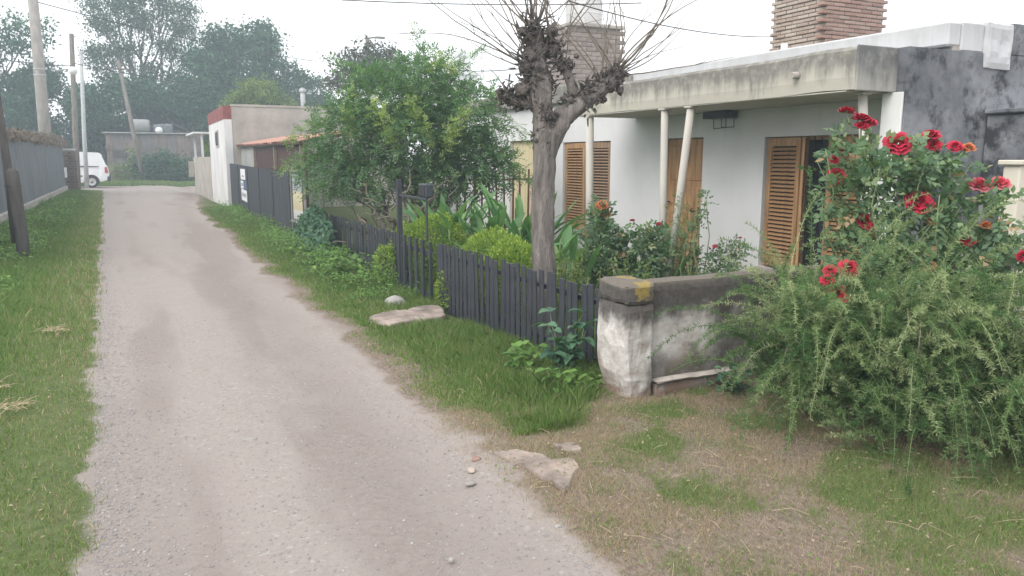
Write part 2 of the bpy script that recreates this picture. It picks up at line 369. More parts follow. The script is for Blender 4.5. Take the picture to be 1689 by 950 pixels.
# ------------------------------------------------------------------ ground and lane
def lane_left(y): return -0.22 - 0.026 * np.asarray(y, float)
def lane_right(y): return 1.57 + 1.5 * sstep(24, 48, y) + .12 * sstep(12, 20, y)
def gz(x, y):
    x = np.asarray(x, float); y = np.asarray(y, float)
    dip = -.10 * sstep(1.7, 3.0, x) * sstep(4.6, 6.0, y)
    z = dip + .035 * (fbm(x * .8 + 3, y * .8, 0, 3) - .5) + .018 * (fbm(x * 4, y * 4, 5, 2) - .5)
    mid = (lane_left(y) + lane_right(y)) / 2
    inl = sstep(lane_left(y) - .25, lane_left(y) + .25, x) * (1 - sstep(lane_right(y) - .25, lane_right(y) + .25, x))
    rut = -.02 * np.exp(-((x - .25) / .25) ** 2) - .022 * np.exp(-((x - 1.22) / .28) ** 2)
    z = z - .03 * inl + rut * inl + .02 * sstep(.2, 1, 1 - np.abs(x - mid)) * inl
    return z
patch = [(2.5, 3.5, .42, 1.0), (2.35, 2.8, .36, .9), (2.9, 3.3, .2, .8), (2.75, 2.15, .45, .75), (3.1, 1.95, .3, .6), (2.1, 2.15, .33, .6), (3.6, 1.85, .35, .5), (2.2, 4.05, .4, 1.0), (1.9, 2.55, .15, .35), (2.6, 1.8, .5, .85), (3.4, 2.0, .4, .75), (3.05, 2.5, .4, .65), (2.2, 1.85, .35, .7), (3.4, 3.4, .3, .6)]
def masks(x, y):
    """green, dry, dirt amounts 0..1 over the ground"""
    x = np.asarray(x, float); y = np.asarray(y, float)
    n = fbm(x * 1.6, y * 1.6, 2, 4) - .5; nf = fbm(x * 7, y * 7, 8, 3) - .5
    dl = lane_left(y) - x + .13 + n * .22 + nf * .16; dr = x - lane_right(y) + n * .45 + nf * .15
    gl = sstep(0.0, .22, dl)
    far = sstep(4.1, 4.6, y + .35 * n + .55 * sstep(2.2, 2.9, x) * 0)
    gr = sstep(.10, .50, dr) * far * (1 - sstep(2.86, 3.0, x) * (1 - sstep(4.55, 4.7, y))) * (1 - .45 * sstep(.45, .6, fbm(x * 1.1 + 7, y * 1.1, 4, 3)) * (1 - sstep(.6, 1.1, dr)))
    pt = 0
    for (px, py, r, a) in patch: pt = np.maximum(pt, .8 * a * (1 - sstep(.0, 1.25, np.hypot(x - px, y - py) / r + n * 1.7 + nf * 1.3)))
    gen = .7 * sstep(.47, .68, fbm(x * 2.3 + 40, y * 2.3, 6, 4))
    near = sstep(.15, .55, dr) * (1 - far)
    green = np.clip(np.maximum(gl, np.maximum(gr, near * np.maximum(pt, gen))), 0, 1)
    cross = sstep(45.2, 46.2, y + n) * (1 - sstep(53, 54.5, y + n))
    green = green * (1 - cross)
    dry = np.clip(sstep(-.02, .30, dr) + .35 * sstep(-.03, .1, dl) * (1 - sstep(.15, .4, dl)), 0, 1) * (1 - cross)
    nl = fbm(x * 2.2 + 31, y * .28, 12, 4) - .5
    dirt = np.clip(np.exp(-((dr + .30) / .42) ** 2) * (.5 + 1.0 * np.maximum(nl, 0) + .5 * np.maximum(n, 0)) + .45 * sstep(.03, .25, nl) + .4 * np.exp(-((x - .30 + .02 * y) / .22) ** 2) * sstep(.44, .6, fbm(x, y * .35, 9, 3)), 0, 1) * (1 - green)
    return green, dry, dirt

def axis_(segs):
    a = [segs[0][0]]
    for (lo, hi, n, p) in segs:
        t = np.linspace(0, 1, n + 1)[1:]; a += list(lo + (hi - lo) * t ** p)
    return np.array(a)
gxs = axis_([(-400, -40, 8, .5), (-40, -6, 16, .8), (-6, -2.6, 24, 1), (-2.6, 5.2, 190, 1), (5.2, 12, 40, 1), (12, 60, 22, 1.4), (60, 500, 8, 1.6)])
gys = axis_([(-60, -4, 10, 1), (-4, 1.6, 24, 1), (1.6, 6, 130, 1), (6, 14, 110, 1.15), (14, 56, 120, 1.2), (56, 130, 24, 1.3), (130, 900, 12, 1.6)])
GX, GY = np.meshgrid(gxs, gys); gzv = gz(GX, GY)
fade = np.clip((np.abs(GX) - 30) / 30, 0, 1); gzv = gzv * (1 - fade)
gm = masks(GX, GY)
nx, ny = len(gxs), len(gys)
idx = np.arange(nx * ny).reshape(ny, nx)
quads = np.stack([idx[:-1, :-1], idx[:-1, 1:], idx[1:, 1:], idx[1:, :-1]], -1).reshape(-1, 4)
cxm = ((GX[:-1, :-1] + GX[1:, 1:]) / 2).ravel(); cym = ((GY[:-1, :-1] + GY[1:, 1:]) / 2).ravel()
is_lane = ((cxm > lane_left(cym)) & (cxm < lane_right(cym)) & (cym < 47) & (cym > -40)) | ((cym >= 47) & (cym < 53) & (np.abs(cxm) < 60))
Vg = np.stack([GX.ravel(), GY.ravel(), gzv.ravel()], 1)

def ground_mat():
    m, nt, b = mat('ground_mix'); a = nd(nt, 'ShaderNodeAttribute'); a.attribute_name = 'gmask'
    sp = nd(nt, 'ShaderNodeSeparateColor'); nt.links.new(a.outputs['Color'], sp.inputs[0]); gG, gD, gE = sp.outputs[0], sp.outputs[1], sp.outputs[2]
    n1 = noise(nt, 2.2, 6, .6); n2 = noise(nt, 28, 6, .7); n3 = noise(nt, 120, 4, .7); n4 = noise(nt, .7, 3)
    vo = nd(nt, 'ShaderNodeTexVoronoi'); vo.inputs['Scale'].default_value = 55; tc = nd(nt, 'ShaderNodeTexCoord'); nt.links.new(tc.outputs['Object'], vo.inputs['Vector'])
    vs2 = nd(nt, 'ShaderNodeSeparateColor'); nt.links.new(vo.outputs['Color'], vs2.inputs[0])
    grav = ramp(nt, n2, [(.28, (.240, .208, .186)), (.5, (.284, .251, .229)), (.75, (.322, .289, .267))])
    grav = mixc(nt, maprange(nt, n3, .3, .75, 0, .5), grav, (.332, .302, .283))
    grav = mixc(nt, maprange(nt, vs2.outputs[0], .88, .99, 0, .25), grav, (.19, .175, .17))
    grav = mixc(nt, maprange(nt, vs2.outputs[1], .95, .99, 0, .35), grav, (.44, .43, .42))
    grav = mixc(nt, maprange(nt, n4, .42, .62, 0, .3), grav, (.31, .268, .245))
    dirt = ramp(nt, n2, [(.25, (.19, .155, .136)), (.55, (.235, .198, .178)), (.8, (.275, .24, .22))])
    dry = ramp(nt, noise(nt, 60, 6, .75, stretch=(1, .5, 1)), [(.30, (.095, .073, .056)), (.5, (.185, .148, .118)), (.70, (.28, .23, .185))])
    grn = ramp(nt, n2, [(.25, (.055, .075, .022)), (.55, (.09, .125, .038)), (.8, (.16, .165, .07))])
    jit = math_(nt, 'MULTIPLY', math_(nt, 'SUBTRACT', n2, .5), .8)
    c = mixc(nt, maprange(nt, math_(nt, 'ADD', gE, jit), .15, .75, 0, .62), grav, dirt)
    c = mixc(nt, maprange(nt, math_(nt, 'ADD', gD, jit), .25, .75), c, dry)
    c = mixc(nt, maprange(nt, math_(nt, 'ADD', gG, jit), .3, .8, 0, .9), c, grn)
    nt.links.new(c, b.inputs['Base Color']); b.inputs['Roughness'].default_value = .95; b.inputs['Specular IOR Level'].default_value = .12
    h = math_(nt, 'ADD', n2, math_(nt, 'MULTIPLY', n3, .6)); bump(nt, b, h, .38, .015)
    return m
M['ground'] = ground_mat()
def sheet(name, sel):
    q = quads[sel]; used = np.unique(q); remap = np.full(nx * ny, -1, np.int64); remap[used] = np.arange(len(used))
    me = np_mesh(name, Vg[used], remap[q], smooth=True)
    ca = me.color_attributes.new('gmask', 'FLOAT_COLOR', 'POINT')
    c = np.stack([gm[0].ravel()[used], gm[1].ravel()[used], gm[2].ravel()[used], np.ones(len(used))], 1).astype(np.float32)
    ca.data.foreach_set('color', c.ravel()); me.materials.append(M['ground'])
    o = link(bpy.data.objects.new(name, me)); return o
tag(sheet('ground', ~is_lane), 'grassy and dry earth ground around the lane', kind='structure')
tag(sheet('gravel_lane', is_lane), 'pale gravel and dirt lane running to the far cross street', kind='structure')

# ------------------------------------------------------------------ house
def lumpy_box(x0, x1, y0, y1, z0, z1, nxs, nys, nzs, amp, seed, shape=None):
    bm = bmesh.new(); bmesh.ops.create_cube(bm, size=1)
    cuts = max(nxs, nys, nzs)
    for ax, n in ((0, nxs), (1, nys), (2, nzs)):
        for k in range(1, n):
            pl = [0, 0, 0]; no = [0, 0, 0]; pl[ax] = -.5 + k / n; no[ax] = 1
            bmesh.ops.bisect_plane(bm, geom=bm.verts[:] + bm.edges[:] + bm.faces[:], plane_co=pl, plane_no=no)
    for v in bm.verts:
        c = v.co; p = Vector(((x0 + x1) / 2 + c.x * (x1 - x0), (y0 + y1) / 2 + c.y * (y1 - y0), (z0 + z1) / 2 + c.z * (z1 - z0)))
        e = sum(abs(abs(t) - .5) < 1e-4 for t in c)
        if e >= 2: p = p - Vector((math.copysign(.012, c.x) if abs(abs(c.x) - .5) < 1e-4 else 0, math.copysign(.012, c.y) if abs(abs(c.y) - .5) < 1e-4 else 0, math.copysign(.012, c.z) if abs(abs(c.z) - .5) < 1e-4 and c.z > 0 else 0))
        n = [float(fbm(p.x * 6 + seed + 11 * q, p.y * 6, p.z * 6, 3)) - .5 for q in range(3)]
        p += Vector(n) * amp
        if shape: p = shape(p)
        v.co = p
    bmesh.ops.triangulate(bm, faces=bm.faces[:])
    bm.verts.index_update()
    vs_ = [tuple(v.co) for v in bm.verts]; fs = [tuple(v.index for v in f.verts) for f in bm.faces]; bm.free()
    return vs_, fs
WX, FX = 7.5, 6.35                       # street wall plane, canopy front plane
house = thing('house', (WX, 5.3, -.15), 'single storey white house with canopy, wooden shutters and whitewashed flat roof', 'house')
Y0, Y1 = 5.55, 19.0
opens = [('window', 6.15, 7.80, .20, 1.90), ('door', 9.02, 9.98, -.12, 1.93), ('window', 11.45, 13.10, .30, 1.93), ('door', 14.25, 15.45, -.12, 2.0)]
b = MB(); ys = sorted({Y0, Y1} | {o[1] for o in opens} | {o[2] for o in opens}); TH = .24
for ya, yb in zip(ys[:-1], ys[1:]):
    o = next((q for q in opens if q[1] <= ya + 1e-6 and q[2] >= yb - 1e-6), None)
    if o is None: b.box(WX, WX + TH, ya, yb, -.3, 2.70)
    else:
        if o[3] > -.1: b.box(WX, WX + TH, ya, yb, -.3, o[3])
        b.box(WX, WX + TH, ya, yb, o[4], 2.70)
b.build('wall', M['house_white'], house)
MB().box(WX + TH + .004, 14.2, Y1 - .24, Y1, -.3, 2.70).box(14.0, 14.2, Y0, Y1 - .244, -.3, 2.70).build('rear_wall', M['house_white'], house)
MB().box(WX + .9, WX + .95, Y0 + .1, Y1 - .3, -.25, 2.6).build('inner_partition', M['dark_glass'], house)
MB().box(6.90, 14.2, 5.30, 5.546, -.3, 2.70).build('side_wall', M['dark_wall'], house)
MB().box(6.87, 6.897, 5.32, 5.55, -.3, 2.27, .004).build('wall_end_facing', M['white_paint'], house)
MB().box(7.56, 14.2, 5.32, 19.0, 2.704, 2.80).build('roof', M['concrete'], house)
# parapet along the street side and the south side
MB().box(7.46, 7.66, 5.31, 19.0, 2.74, 2.98, .02).build('parapet', M['parapet'], house)
MB().box(7.664, 8.02, 5.305, 5.52, 2.70, 2.99, .015).build('parapet', M['parapet'], house)
MB().add(*lumpy_box(8.024, 8.46, 5.265, 5.52, 2.55, 3.01, 8, 5, 8, .05, 31)).build('parapet_end_block', M['parapet'], house)
MB().box(8.504, 14.2, 5.30, 5.52, 2.704, 3.03, .01).build('side_parapet', M['dark_wall'], house)
MB().box(7.38, 7.456, 10.76, 19.0, 2.66, 2.97, .01).build('eaves_band', M['fascia'], house)
# canopy slab with rounded, sagging front edge
def canopy():
    n = 40; b = MB(); prof = []
    for i in range(n + 1):
        y = 5.45 + (10.75 - 5.45) * i / n
        w = .012 * (vnoise(y * 1.7, 0.5, 2) - .5) * 2
        prof.append([(FX + .01, 2.285 + w), (FX - .005, 2.40 + w), (FX, 2.655 + w), (FX + .04, 2.69 + w), (WX - .05, 2.72), (WX - .05, 2.285 + w * .3)])
        prof[-1] = [(p[0], y, p[1]) for p in prof[-1]]
    k = 6; vs_ = [v for r in prof for v in r]; fs = [tuple(range(k))[::-1], tuple(range(n * k, n * k + k))]
    for i in range(n):
        for j in range(k): fs.append((i * k + j, i * k + (j + 1) % k, (i + 1) * k + (j + 1) % k, (i + 1) * k + j))
    return b.add(vs_, fs)
cano = canopy().build('canopy', M['fascia'], house)
MB().box(FX + .02, WX - .004, 5.56, 10.73, 2.272, 2.284).build('soffit', M['soffit'], cano)
MB().tube([(FX - .10, 6.17, 2.475), (FX + .03, 6.17, 2.485)], .035, 14).build('drain_spout', M['concrete'], cano)
MB().box(FX - .012, FX + .60, 5.42, 5.448, 2.27, 2.70, .01).build('end_face', M['fascia_grey'], cano)
# columns
def column(pts, r=.05):
    c = MB().tube(pts, [r] * len(pts), 16).build('column', M['cream_column'], house)
    t = pts[-1]; MB().box(t[0] - .066, t[0] + .066, t[1] - .066, t[1] + .066, t[2] - .02, t[2] + .004, .006).build('capital', M['cream_column'], c)
column([(6.42, 10.33, -.2), (6.42, 10.40, 2.27)], .062)
column([(6.42, 8.46, -.2), (6.42, 8.52, 2.27)])
column([(6.42, 8.34, -.2), (6.42, 7.98, 2.27)])
column([(6.62, 5.28, -.2), (6.62, 5.58, 2.27)], .045)
MB().box(6.36, 7.496, 5.556, 10.9, -.3, -.10, .01).build('porch_floor', M['concrete'], house)

# louvred shutters: frame is the shutter mesh, each slat a piece of its own
def shutter(y0, y1, z0, z1, x, ang, hinge_y, mm):
    """leaf between y0 and y1 at plane x, swung by ang about the vertical at hinge_y"""
    w, h = y1 - y0, z1 - z0; sgn = 1 if hinge_y <= (y0 + y1) / 2 else -1
    fb = MB(); st, th = .075, .035
    fb.box(-th / 2, th / 2, 0, st, 0, h, .004).box(-th / 2, th / 2, w - st, w, 0, h, .004)
    for (a, c) in ((0, .13), (h - .10, h)): fb.box(-th / 2 + .002, th / 2 - .002, st - .001, w - st + .001, a, c)
    vs_ = fb.v
    if sgn < 0: fb.v = [(v[0], -v[1], v[2]) for v in fb.v]
    me = fb.mesh('shutter', mm)
    o = bpy.data.objects.new('shutter', me); link(o, house)
    o.location = Vector((x, hinge_y, z0)) - house.location; o.rotation_euler = (0, 0, ang)
    sb = MB().box(-.024, .024, -(w - 2 * st) / 2, (w - 2 * st) / 2, -.0045, .0045).mesh('slat', mm)
    z = .16; pitch = .052
    while z < h - .12:
        piece('slat', sb, o, (0, sgn * w / 2, z), (0, R(-38), 0))
        z += pitch
    return o
def window(y0, y1, z0, z1):
    fr = MB().box(WX + .10, WX + .16, y0, y0 + .05, z0, z1).box(WX + .10, WX + .16, y1 - .05, y1, z0, z1).box(WX + .102, WX + .158, y0 + .05, y1 - .05, z1 - .05, z1).box(WX + .102, WX + .158, y0 + .05, y1 - .05, z0, z0 + .05)
    f = fr.build('window', M['wood'], house)
    MB().box(WX + .125, WX + .135, y0 + .05, y1 - .05, z0 + .05, z1 - .05).build('pane', M['dark_glass'], f)
    for i in range(int((y1 - y0 - .2) / .11)):
        y = y0 + .12 + i * .11; MB().tube([(WX + .085, y, z0 + .01), (WX + .085, y, z1 - .01)], .007, 6).build('bar', M['iron'], f)
    for z in (z0 + .35, z0 + .85, z0 + 1.3): MB().box(WX + .075, WX + .079, y0 + .06, y1 - .06, z - .012, z + .012).build('bar', M['iron'], f)
    MB().box(WX - .07, WX + .097, y0 - .04, y1 + .04, z0 - .06, z0 - .003, .008).build('sill', M['concrete'], f)
window(*opens[0][1:]); window(*opens[2][1:])
# near window: far leaf half open, a folded leaf beside it, near leaf partly behind the roses
shutter(7.12, 7.76, .23, 1.88, WX + .045, R(-8), 7.76, M['wood'])
shutter(6.90, 7.10, .23, 1.88, WX + .03, R(-62), 7.09, M['wood'])
shutter(6.19, 6.72, .23, 1.88, WX + .045, R(8), 6.19, M['wood'])
# far window: both leaves shut
shutter(12.30, 13.06, .32, 1.91, WX + .05, R(-3), 13.06, M['wood'])
shutter(11.49, 12.28, .32, 1.91, WX + .05, R(4), 11.49, M['wood_dark'])
# panelled front door
dr = MB().box(WX + .10, WX + .145, 9.03, 9.97, -.10, 1.92, .004).build('door', M['wood'], house)
for (ya, yb) in ((9.10, 9.47), (9.53, 9.90)):
    for (za, zb) in ((.05, .55), (.65, 1.20), (1.30, 1.82)): MB().box(WX + .088, WX + .0995, ya, yb, za, zb, .006).build('panel', M['wood'], dr)
MB().box(WX + .03, WX + .0985, 9.88, 9.90, .95, .97).box(WX + .03, WX + .045, 9.80, 9.90, .95, .97).build('handle', M['iron'], dr)
for (ya, yb) in ((9.021, 9.029), (9.971, 9.979)): MB().box(WX + .02, WX + .16, ya, yb, -.11, 1.925).build('door_jamb', M['wood_dark'], house)
d2 = MB().box(WX + .10, WX + .14, 14.26, 15.44, -.11, 1.99).build('door', M['yellow_door'], house)
d2['label'] = 'cream yellow boarded door'
for i in range(8): MB().box(WX + .088, WX + .0995, 14.28 + i * .144, 14.28 + i * .144 + .136, -.05, 1.95, .003).build('board', M['yellow_door'], d2)

# brick tower on the roof (own courses of single bricks, toothed corners)
def brick_tower(parent, x0, x1, y0, y1, z0, z1, mats, name, bl=.24, bh=.066, gap=.011, tooth=.03):
    core = MB().box(x0 + .012, x1 - .012, y0 + .012, y1 - .012, z0, z1).build(name, M['mortar'], parent)
    me = []
    for k, mm in enumerate(mats):
        for j in range(2): me.append(MB().box(-bl / 2 + gap / 2, bl / 2 - gap / 2, -.055, .055, -bh / 2 + .004, bh / 2 - .004, .005).mesh('brick', mm))
    o0 = core.parent.location if core.parent else Vector(); z = z0 + bh / 2; c = 0
    while z < z1:
        off = (c % 2) * bl / 2
        n = int(round((x1 - x0) / bl))
        for i in range(n + (c % 2)):           # south face
            u = x0 + bl / 2 + i * bl - off
            if u < x0 or u > x1 + .02: continue
            piece('brick', me[2 + (i + c) % 2] if len(mats) > 1 else me[0], core, Vector((u, y0 + .05 + random.uniform(-.006, .006), z)) - o0, (0, 0, random.uniform(-.02, .02)))
        n = int(round((y1 - y0) / bl))
        for i in range(n + (c % 2)):           # west face
            u = y0 + bl / 2 + i * bl - off
            if u < y0 + .02 or u > y1 + .02: continue
            piece('brick', me[(i + c) % 2], core, Vector((x0 + .05 + random.uniform(-.006, .006) - (tooth if c % 2 else 0), u, z)) - o0, (0, 0, math.pi / 2 + random.uniform(-.02, .02)))
        z += bh + gap * .6; c += 1
    return core
brick_tower(house, 9.0, 10.15, 8.27, 9.33, 2.80, 4.25, [M['brick_pale'], M['brick']], 'brick_tower', bl=.22, bh=.05, gap=.010, tooth=.016)
t2 = brick_tower(house, 9.7, 11.1, 16.6, 17.9, 2.80, 4.75, [M['brick_grey']], 'brick_tower', bl=.28, bh=.10)
MB().box(9.62, 11.18, 16.52, 17.98, 4.75, 4.83, .01).build('slab', M['concrete'], t2)
tank = thing('water_tank', (10.4, 17.2, 4.83), 'pale water tank on the grey brick tower behind the pollarded tree', 'water tank')
MB().lathe([(0, 0), (.42, 0), (.45, .05), (.45, .95), (.40, 1.08), (.2, 1.15), (.18, 1.2), (0, 1.2)], (10.4, 17.2, 4.83), n=24).build('tank_body', M['render_white'], tank)
for h in (.3, .6, .88): MB().lathe([(.452, -.02), (.465, 0), (.452, .02)], (10.4, 17.2, 4.83 + h), n=24).build('rib', M['render_white'], tank)
MB().tube([(8.0, 8.05, 2.72), (8.0, 8.05, 3.14)], .045, 12).build('vent_pipe', M['render_white'], house)
MB().tube([(8.1, 15.4, 2.78), (8.1, 15.4, 3.42)], .06, 12).build('vent_pipe', M['concrete'], house)

wl = thing('wall_lamp', (7.45, 8.55, 2.2), 'dark box lamp with wire frame hanging under the canopy', 'lamp')
MB().box(7.28, 7.47, 8.30, 8.80, 2.17, 2.265, .01).build('housing', M['lamp_black'], wl)
MB().tube([(7.30, 8.33, 2.17), (7.30, 8.33, 2.04), (7.30, 8.58, 2.03), (7.30, 8.58, 2.17)], .006, 6).tube([(7.44, 8.33, 2.17), (7.44, 8.33, 2.05), (7.44, 8.58, 2.05), (7.44, 8.58, 2.17)], .006, 6).build('wire_frame', M['iron'], wl)

lt = thing('lean_to', (8.4, 4.6, -.1), 'low blackened lean-to against the dark side wall of the house', 'lean-to')
MB().box(8.15, 13, 4.75, 5.29, -.2, 2.08, .02).build('wall', M['dark_wall'], lt)
MB().box(8.10, 13, 4.70, 5.285, 2.084, 2.13, .01).build('ledge', M['dark_wall'], lt)
cw = thing('boundary_wall', (7.3, 4.4, -.1), 'tall cream boundary wall at the right edge beside the red roses', 'wall')
MB().box(7.28, 10.5, 4.36, 4.52, -.2, 1.56, .015).build('wall', M['cream_paint'], cw)
MB().box(7.24, 10.5, 4.33, 4.55, 1.563, 1.61, .01).build('coping', M['cream_paint'], cw)

# ------------------------------------------------------------------ low mildewed garden wall with corner pier
lw = thing('garden_wall', (2.86, 4.2, 0), 'low mildewed plaster garden wall with crumbling white corner pier', 'wall')
def pshape(p):
    t = (p.z - .3)
    if p.x < 2.95: p.x -= .018 * math.exp(-((p.z - .45) / .22) ** 2) - .03 * math.exp(-((p.z - .02) / .12) ** 2)
    if p.z < .12 and p.y < 4.3:
        p.y += .05 * (1 - p.z / .12) * float(vnoise(p.x * 14, p.z * 14, 3))
    return p
b = MB(); b.add(*lumpy_box(2.905, 3.15, 4.20, 4.56, -.12, .655, 8, 8, 16, .05, 1, pshape)); b.build('pier', M['mildew'], lw)
b = MB(); b.add(*lumpy_box(2.90, 3.152, 4.197, 4.57, .662, .80, 8, 8, 6, .035, 4)); b.build('pier_cap', M['mildew'], lw)
b = MB(); b.add(*lumpy_box(3.14, 7.25, 4.27, 4.46, -.12, .79, 60, 3, 14, .02, 7)); b.build('wall_panel', M['mildew'], lw)
b = MB(); b.add(*lumpy_box(3.155, 7.2, 4.19, 4.275, -.12, .085, 60, 3, 4, .04, 9)); b.build('plinth', M['mildew'], lw)
b = MB(); b.add(*lumpy_box(3.16, 7.2, 4.175, 4.28, .088, .115, 60, 3, 2, .025, 12)); b.build('plinth_ledge', M['concrete_pale'], lw)

# ------------------------------------------------------------------ fences along the verge
def picket_fence(label, ya, yb, x, ztop, zbot, step, w, gap_skip=()):
    f = thing('picket_fence', (x, ya, zbot), label, 'fence', 'dark picket fences along the verge')
    n = int((yb - ya) / step)
    mes = [MB().box(-.014, .014, -w / 2, w / 2, 0, 1.0, .006).mesh('picket', M['fence']) for _ in range(1)]
    mes.append(MB().box(-.006, .006, -w / 2, w / 2, 0, 1.0, .003).mesh('picket', M['fence']))
    for i in range(n + 1):
        y = ya + i * step
        if any(a < y < c for a, c in gap_skip): continue
        z0 = float(gz(x, y)) - .05; h = ztop + random.uniform(-.025, .02) - z0
        piece('picket', mes[1], f, Vector((x + random.uniform(-.006, .006), y + random.uniform(-.012, .012), z0)) - f.location, (R(random.uniform(-1.3, 1.3)), R(random.uniform(-1.2, .8)), R(random.uniform(-5, 5))), (1, 1, h))
    for z in (ztop - .14, ztop - .60):
        MB().box(x + .026, x + .056, ya - .03, yb + .03, z - .02, z + .02, .003).build('rail', M['fence'], f)
    k = max(1, int((yb - ya) / 1.7))
    for i in range(k + 1):
        y = ya + (yb - ya) * i / k; MB().box(x + .058, x + .108, y - .025, y + .025, -.3, ztop - .04, .004).build('post', M['fence'], f)
    return f
picket_fence('near low dark grey picket fence between the mildewed pier and the gate', 4.72, 8.32, 3.1, .68, -.08, .114, .080)
picket_fence('farther low dark picket fence between the garden gate and the framed panel', 9.80, 15.6, 3.1, .66, -.1, .114, .080)

gt = thing('garden_gate', (3.1, 9.0, -.14), 'small dark iron garden gate with a tall post and top bar', 'gate')
MB().box(3.07, 3.13, 9.62, 9.68, -.2, 1.36, .004).build('post', M['fence'], gt)
MB().box(3.09, 3.11, 8.60, 8.62, .66, 1.14, .002).build('upright', M['fence'], gt)
MB().box(3.085, 3.115, 8.60, 9.615, 1.142, 1.17, .003).build('top_bar', M['fence'], gt)
leaf = MB().box(3.085, 3.115, 8.49, 8.53, -.12, .66).box(3.085, 3.115, 9.56, 9.60, -.12, .66).box(3.087, 3.113, 8.53, 9.56, .50, .55).box(3.087, 3.113, 8.53, 9.56, 0, .05).build('gate_leaf', M['fence'], gt)
for i in range(4):
    y = 8.70 + i * .23; MB().box(3.055, 3.0845, y - .035, y + .035, -.11, .67, .004).build('bar', M['fence'], leaf)
mb = thing('meter_box', (3.3, 8.4, 1.0), 'dark meter box fixed on the top bar of the garden gate', 'box')
MB().box(3.09, 3.19, 8.62, 8.86, 1.172, 1.33, .012).build('case', M['lamp_black'], mb)
MB().box(3.081, 3.0895, 8.64, 8.84, 1.185, 1.315, .004).build('lid', M['iron'], mb)

# corrugated dark sheet fence
sf = thing('sheet_fence', (3.1, 17.2, -.1), 'tall dark grey corrugated sheet fence with posters beside the white house', 'fence')
def corr(y0, y1, z0, z1a, z1b, x, pitch=.09, amp=.014):
    n = int((y1 - y0) / (pitch / 4)); vs_ = []
    for i in range(n + 1):
        y = y0 + (y1 - y0) * i / n; t = i / n
        dx = amp * (1 if (i % 4) in (1, 2) else -1)
        vs_ += [(x + dx, y, z0), (x + dx, y, z1a + (z1b - z1a) * t)]
    return vs_, [(2 * i, 2 * i + 1, 2 * i + 3, 2 * i + 2) for i in range(n)]
for i in range(10):
    ya = 17.3 + i * 1.1; za = 1.33 + .014 * i
    o = MB().add(*corr(ya, ya + 1.13, -.15, za + random.uniform(-.015, .015), za + .012, 3.1 + (.006 if i % 2 else -.006))).build('sheet', M['fence_sheet'], sf)
    md = o.modifiers.new('thickness', 'SOLIDIFY'); md.thickness = .003
for z in (.2, 1.2): MB().box(3.125, 3.165, 17.2, 28.35, z - .02, z + .02).build('rail', M['fence'], sf)
for i in range(6): MB().box(3.166, 3.226, 17.25 + i * 2.2, 17.31 + i * 2.2, -.3, 1.36).build('post', M['fence'], sf)
# framed panel gate between the two fences
fp = thing('framed_panel', (3.1, 16.4, -.1), 'dark framed gate panel holding a sun-bleached picture board', 'panel')
MB().box(3.08, 3.12, 15.70, 15.75, -.2, 1.40).box(3.08, 3.12, 17.12, 17.17, -.2, 1.40).box(3.082, 3.118, 15.75, 17.12, 1.35, 1.40).box(3.082, 3.118, 15.75, 17.12, .28, .33).build('frame', M['pole_grey'], fp)
for i in range(13): MB().box(3.085, 3.115, 15.80 + i * .103, 15.86 + i * .103, -.15, .279, .002).build('bar', M['fence'], fp)
MB().box(3.10, 3.115, 15.752, 17.118, .332, 1.348).build('backing', M['fence'], fp)
def picture_mat():
    m, nt, b = mat('bleached_picture'); tc = nd(nt, 'ShaderNodeTexCoord'); sp = nd(nt, 'ShaderNodeSeparateXYZ'); nt.links.new(tc.outputs['Generated'], sp.inputs[0])
    n = noise(nt, 4, 4); z = math_(nt, 'ADD', sp.outputs[2], math_(nt, 'MULTIPLY', math_(nt, 'SUBTRACT', n, .5), .12))
    c = ramp(nt, z, [(0, (.40, .40, .41)), (.18, (.55, .55, .56)), (.24, (.48, .42, .26)), (.58, (.56, .51, .34)), (.66, (.28, .30, .33)), (1, (.36, .39, .43))])
    nt.links.new(c, b.inputs['Base Color']); b.inputs['Roughness'].default_value = .6; return m
MB().box(3.088, 3.0985, 15.95, 16.95, .36, 1.31, .002).build('picture_board', picture_mat(), fp)
# posters
def poster(label, y0, y1, z0, z1, base, lines, tilt=0):
    p = thing('poster', (3.07, (y0 + y1) / 2, z0), label, 'poster', 'posters on the sheet fence')
    MB().box(3.068, 3.074, y0, y1, z0, z1).build('sheet', base, p)
    for (a, c, d, e, mm) in lines: MB().box(3.0645, 3.0675, y0 + a * (y1 - y0), y0 + c * (y1 - y0), z0 + d * (z1 - z0), z0 + e * (z1 - z0)).build('print', mm, p)
    p.rotation_euler = (R(tilt), 0, 0)
poster('topmost white paper poster on the dark sheet fence', 24.3, 25.35, 1.0, 1.32, M['paper_white'], [(.3, .7, .25, .4, M['print_grey'])])
poster('middle poster, half white half blue, on the dark sheet fence', 24.25, 25.4, .73, .965, M['paper_white'], [(0, .45, 0, 1, M['paper_blue']), (.55, .9, .3, .7, M['print_grey'])])
poster('lowest white poster with grey lettering on the dark sheet fence', 24.15, 25.35, .36, .70, M['paper_white'], [(.15 + .2 * i, .3 + .2 * i, .38, .68, M['print_grey']) for i in range(4)], 1.5)

# rust red garden fence behind
rf = thing('iron_railing', (6.0, 14.0, 0), 'rust red iron railing across the garden behind the bare tree', 'railing')
MB().box(5.3, 7.45, 13.985, 14.015, 1.20, 1.235).build('rail', M['rust_fence'], rf); MB().box(5.3, 7.45, 13.985, 14.015, .25, .285).build('rail', M['rust_fence'], rf)
rb = MB().box(-.018, .018, -.012, .012, 0, 1.45, .003).mesh('bar', M['rust_fence'])
for i in range(13): piece('bar', rb, rf, (-.68 + i * .17, -.028, -.05 + random.uniform(-.02, .02)), (R(random.uniform(-1, 1)), R(random.uniform(-1.5, 1.5)), 0))

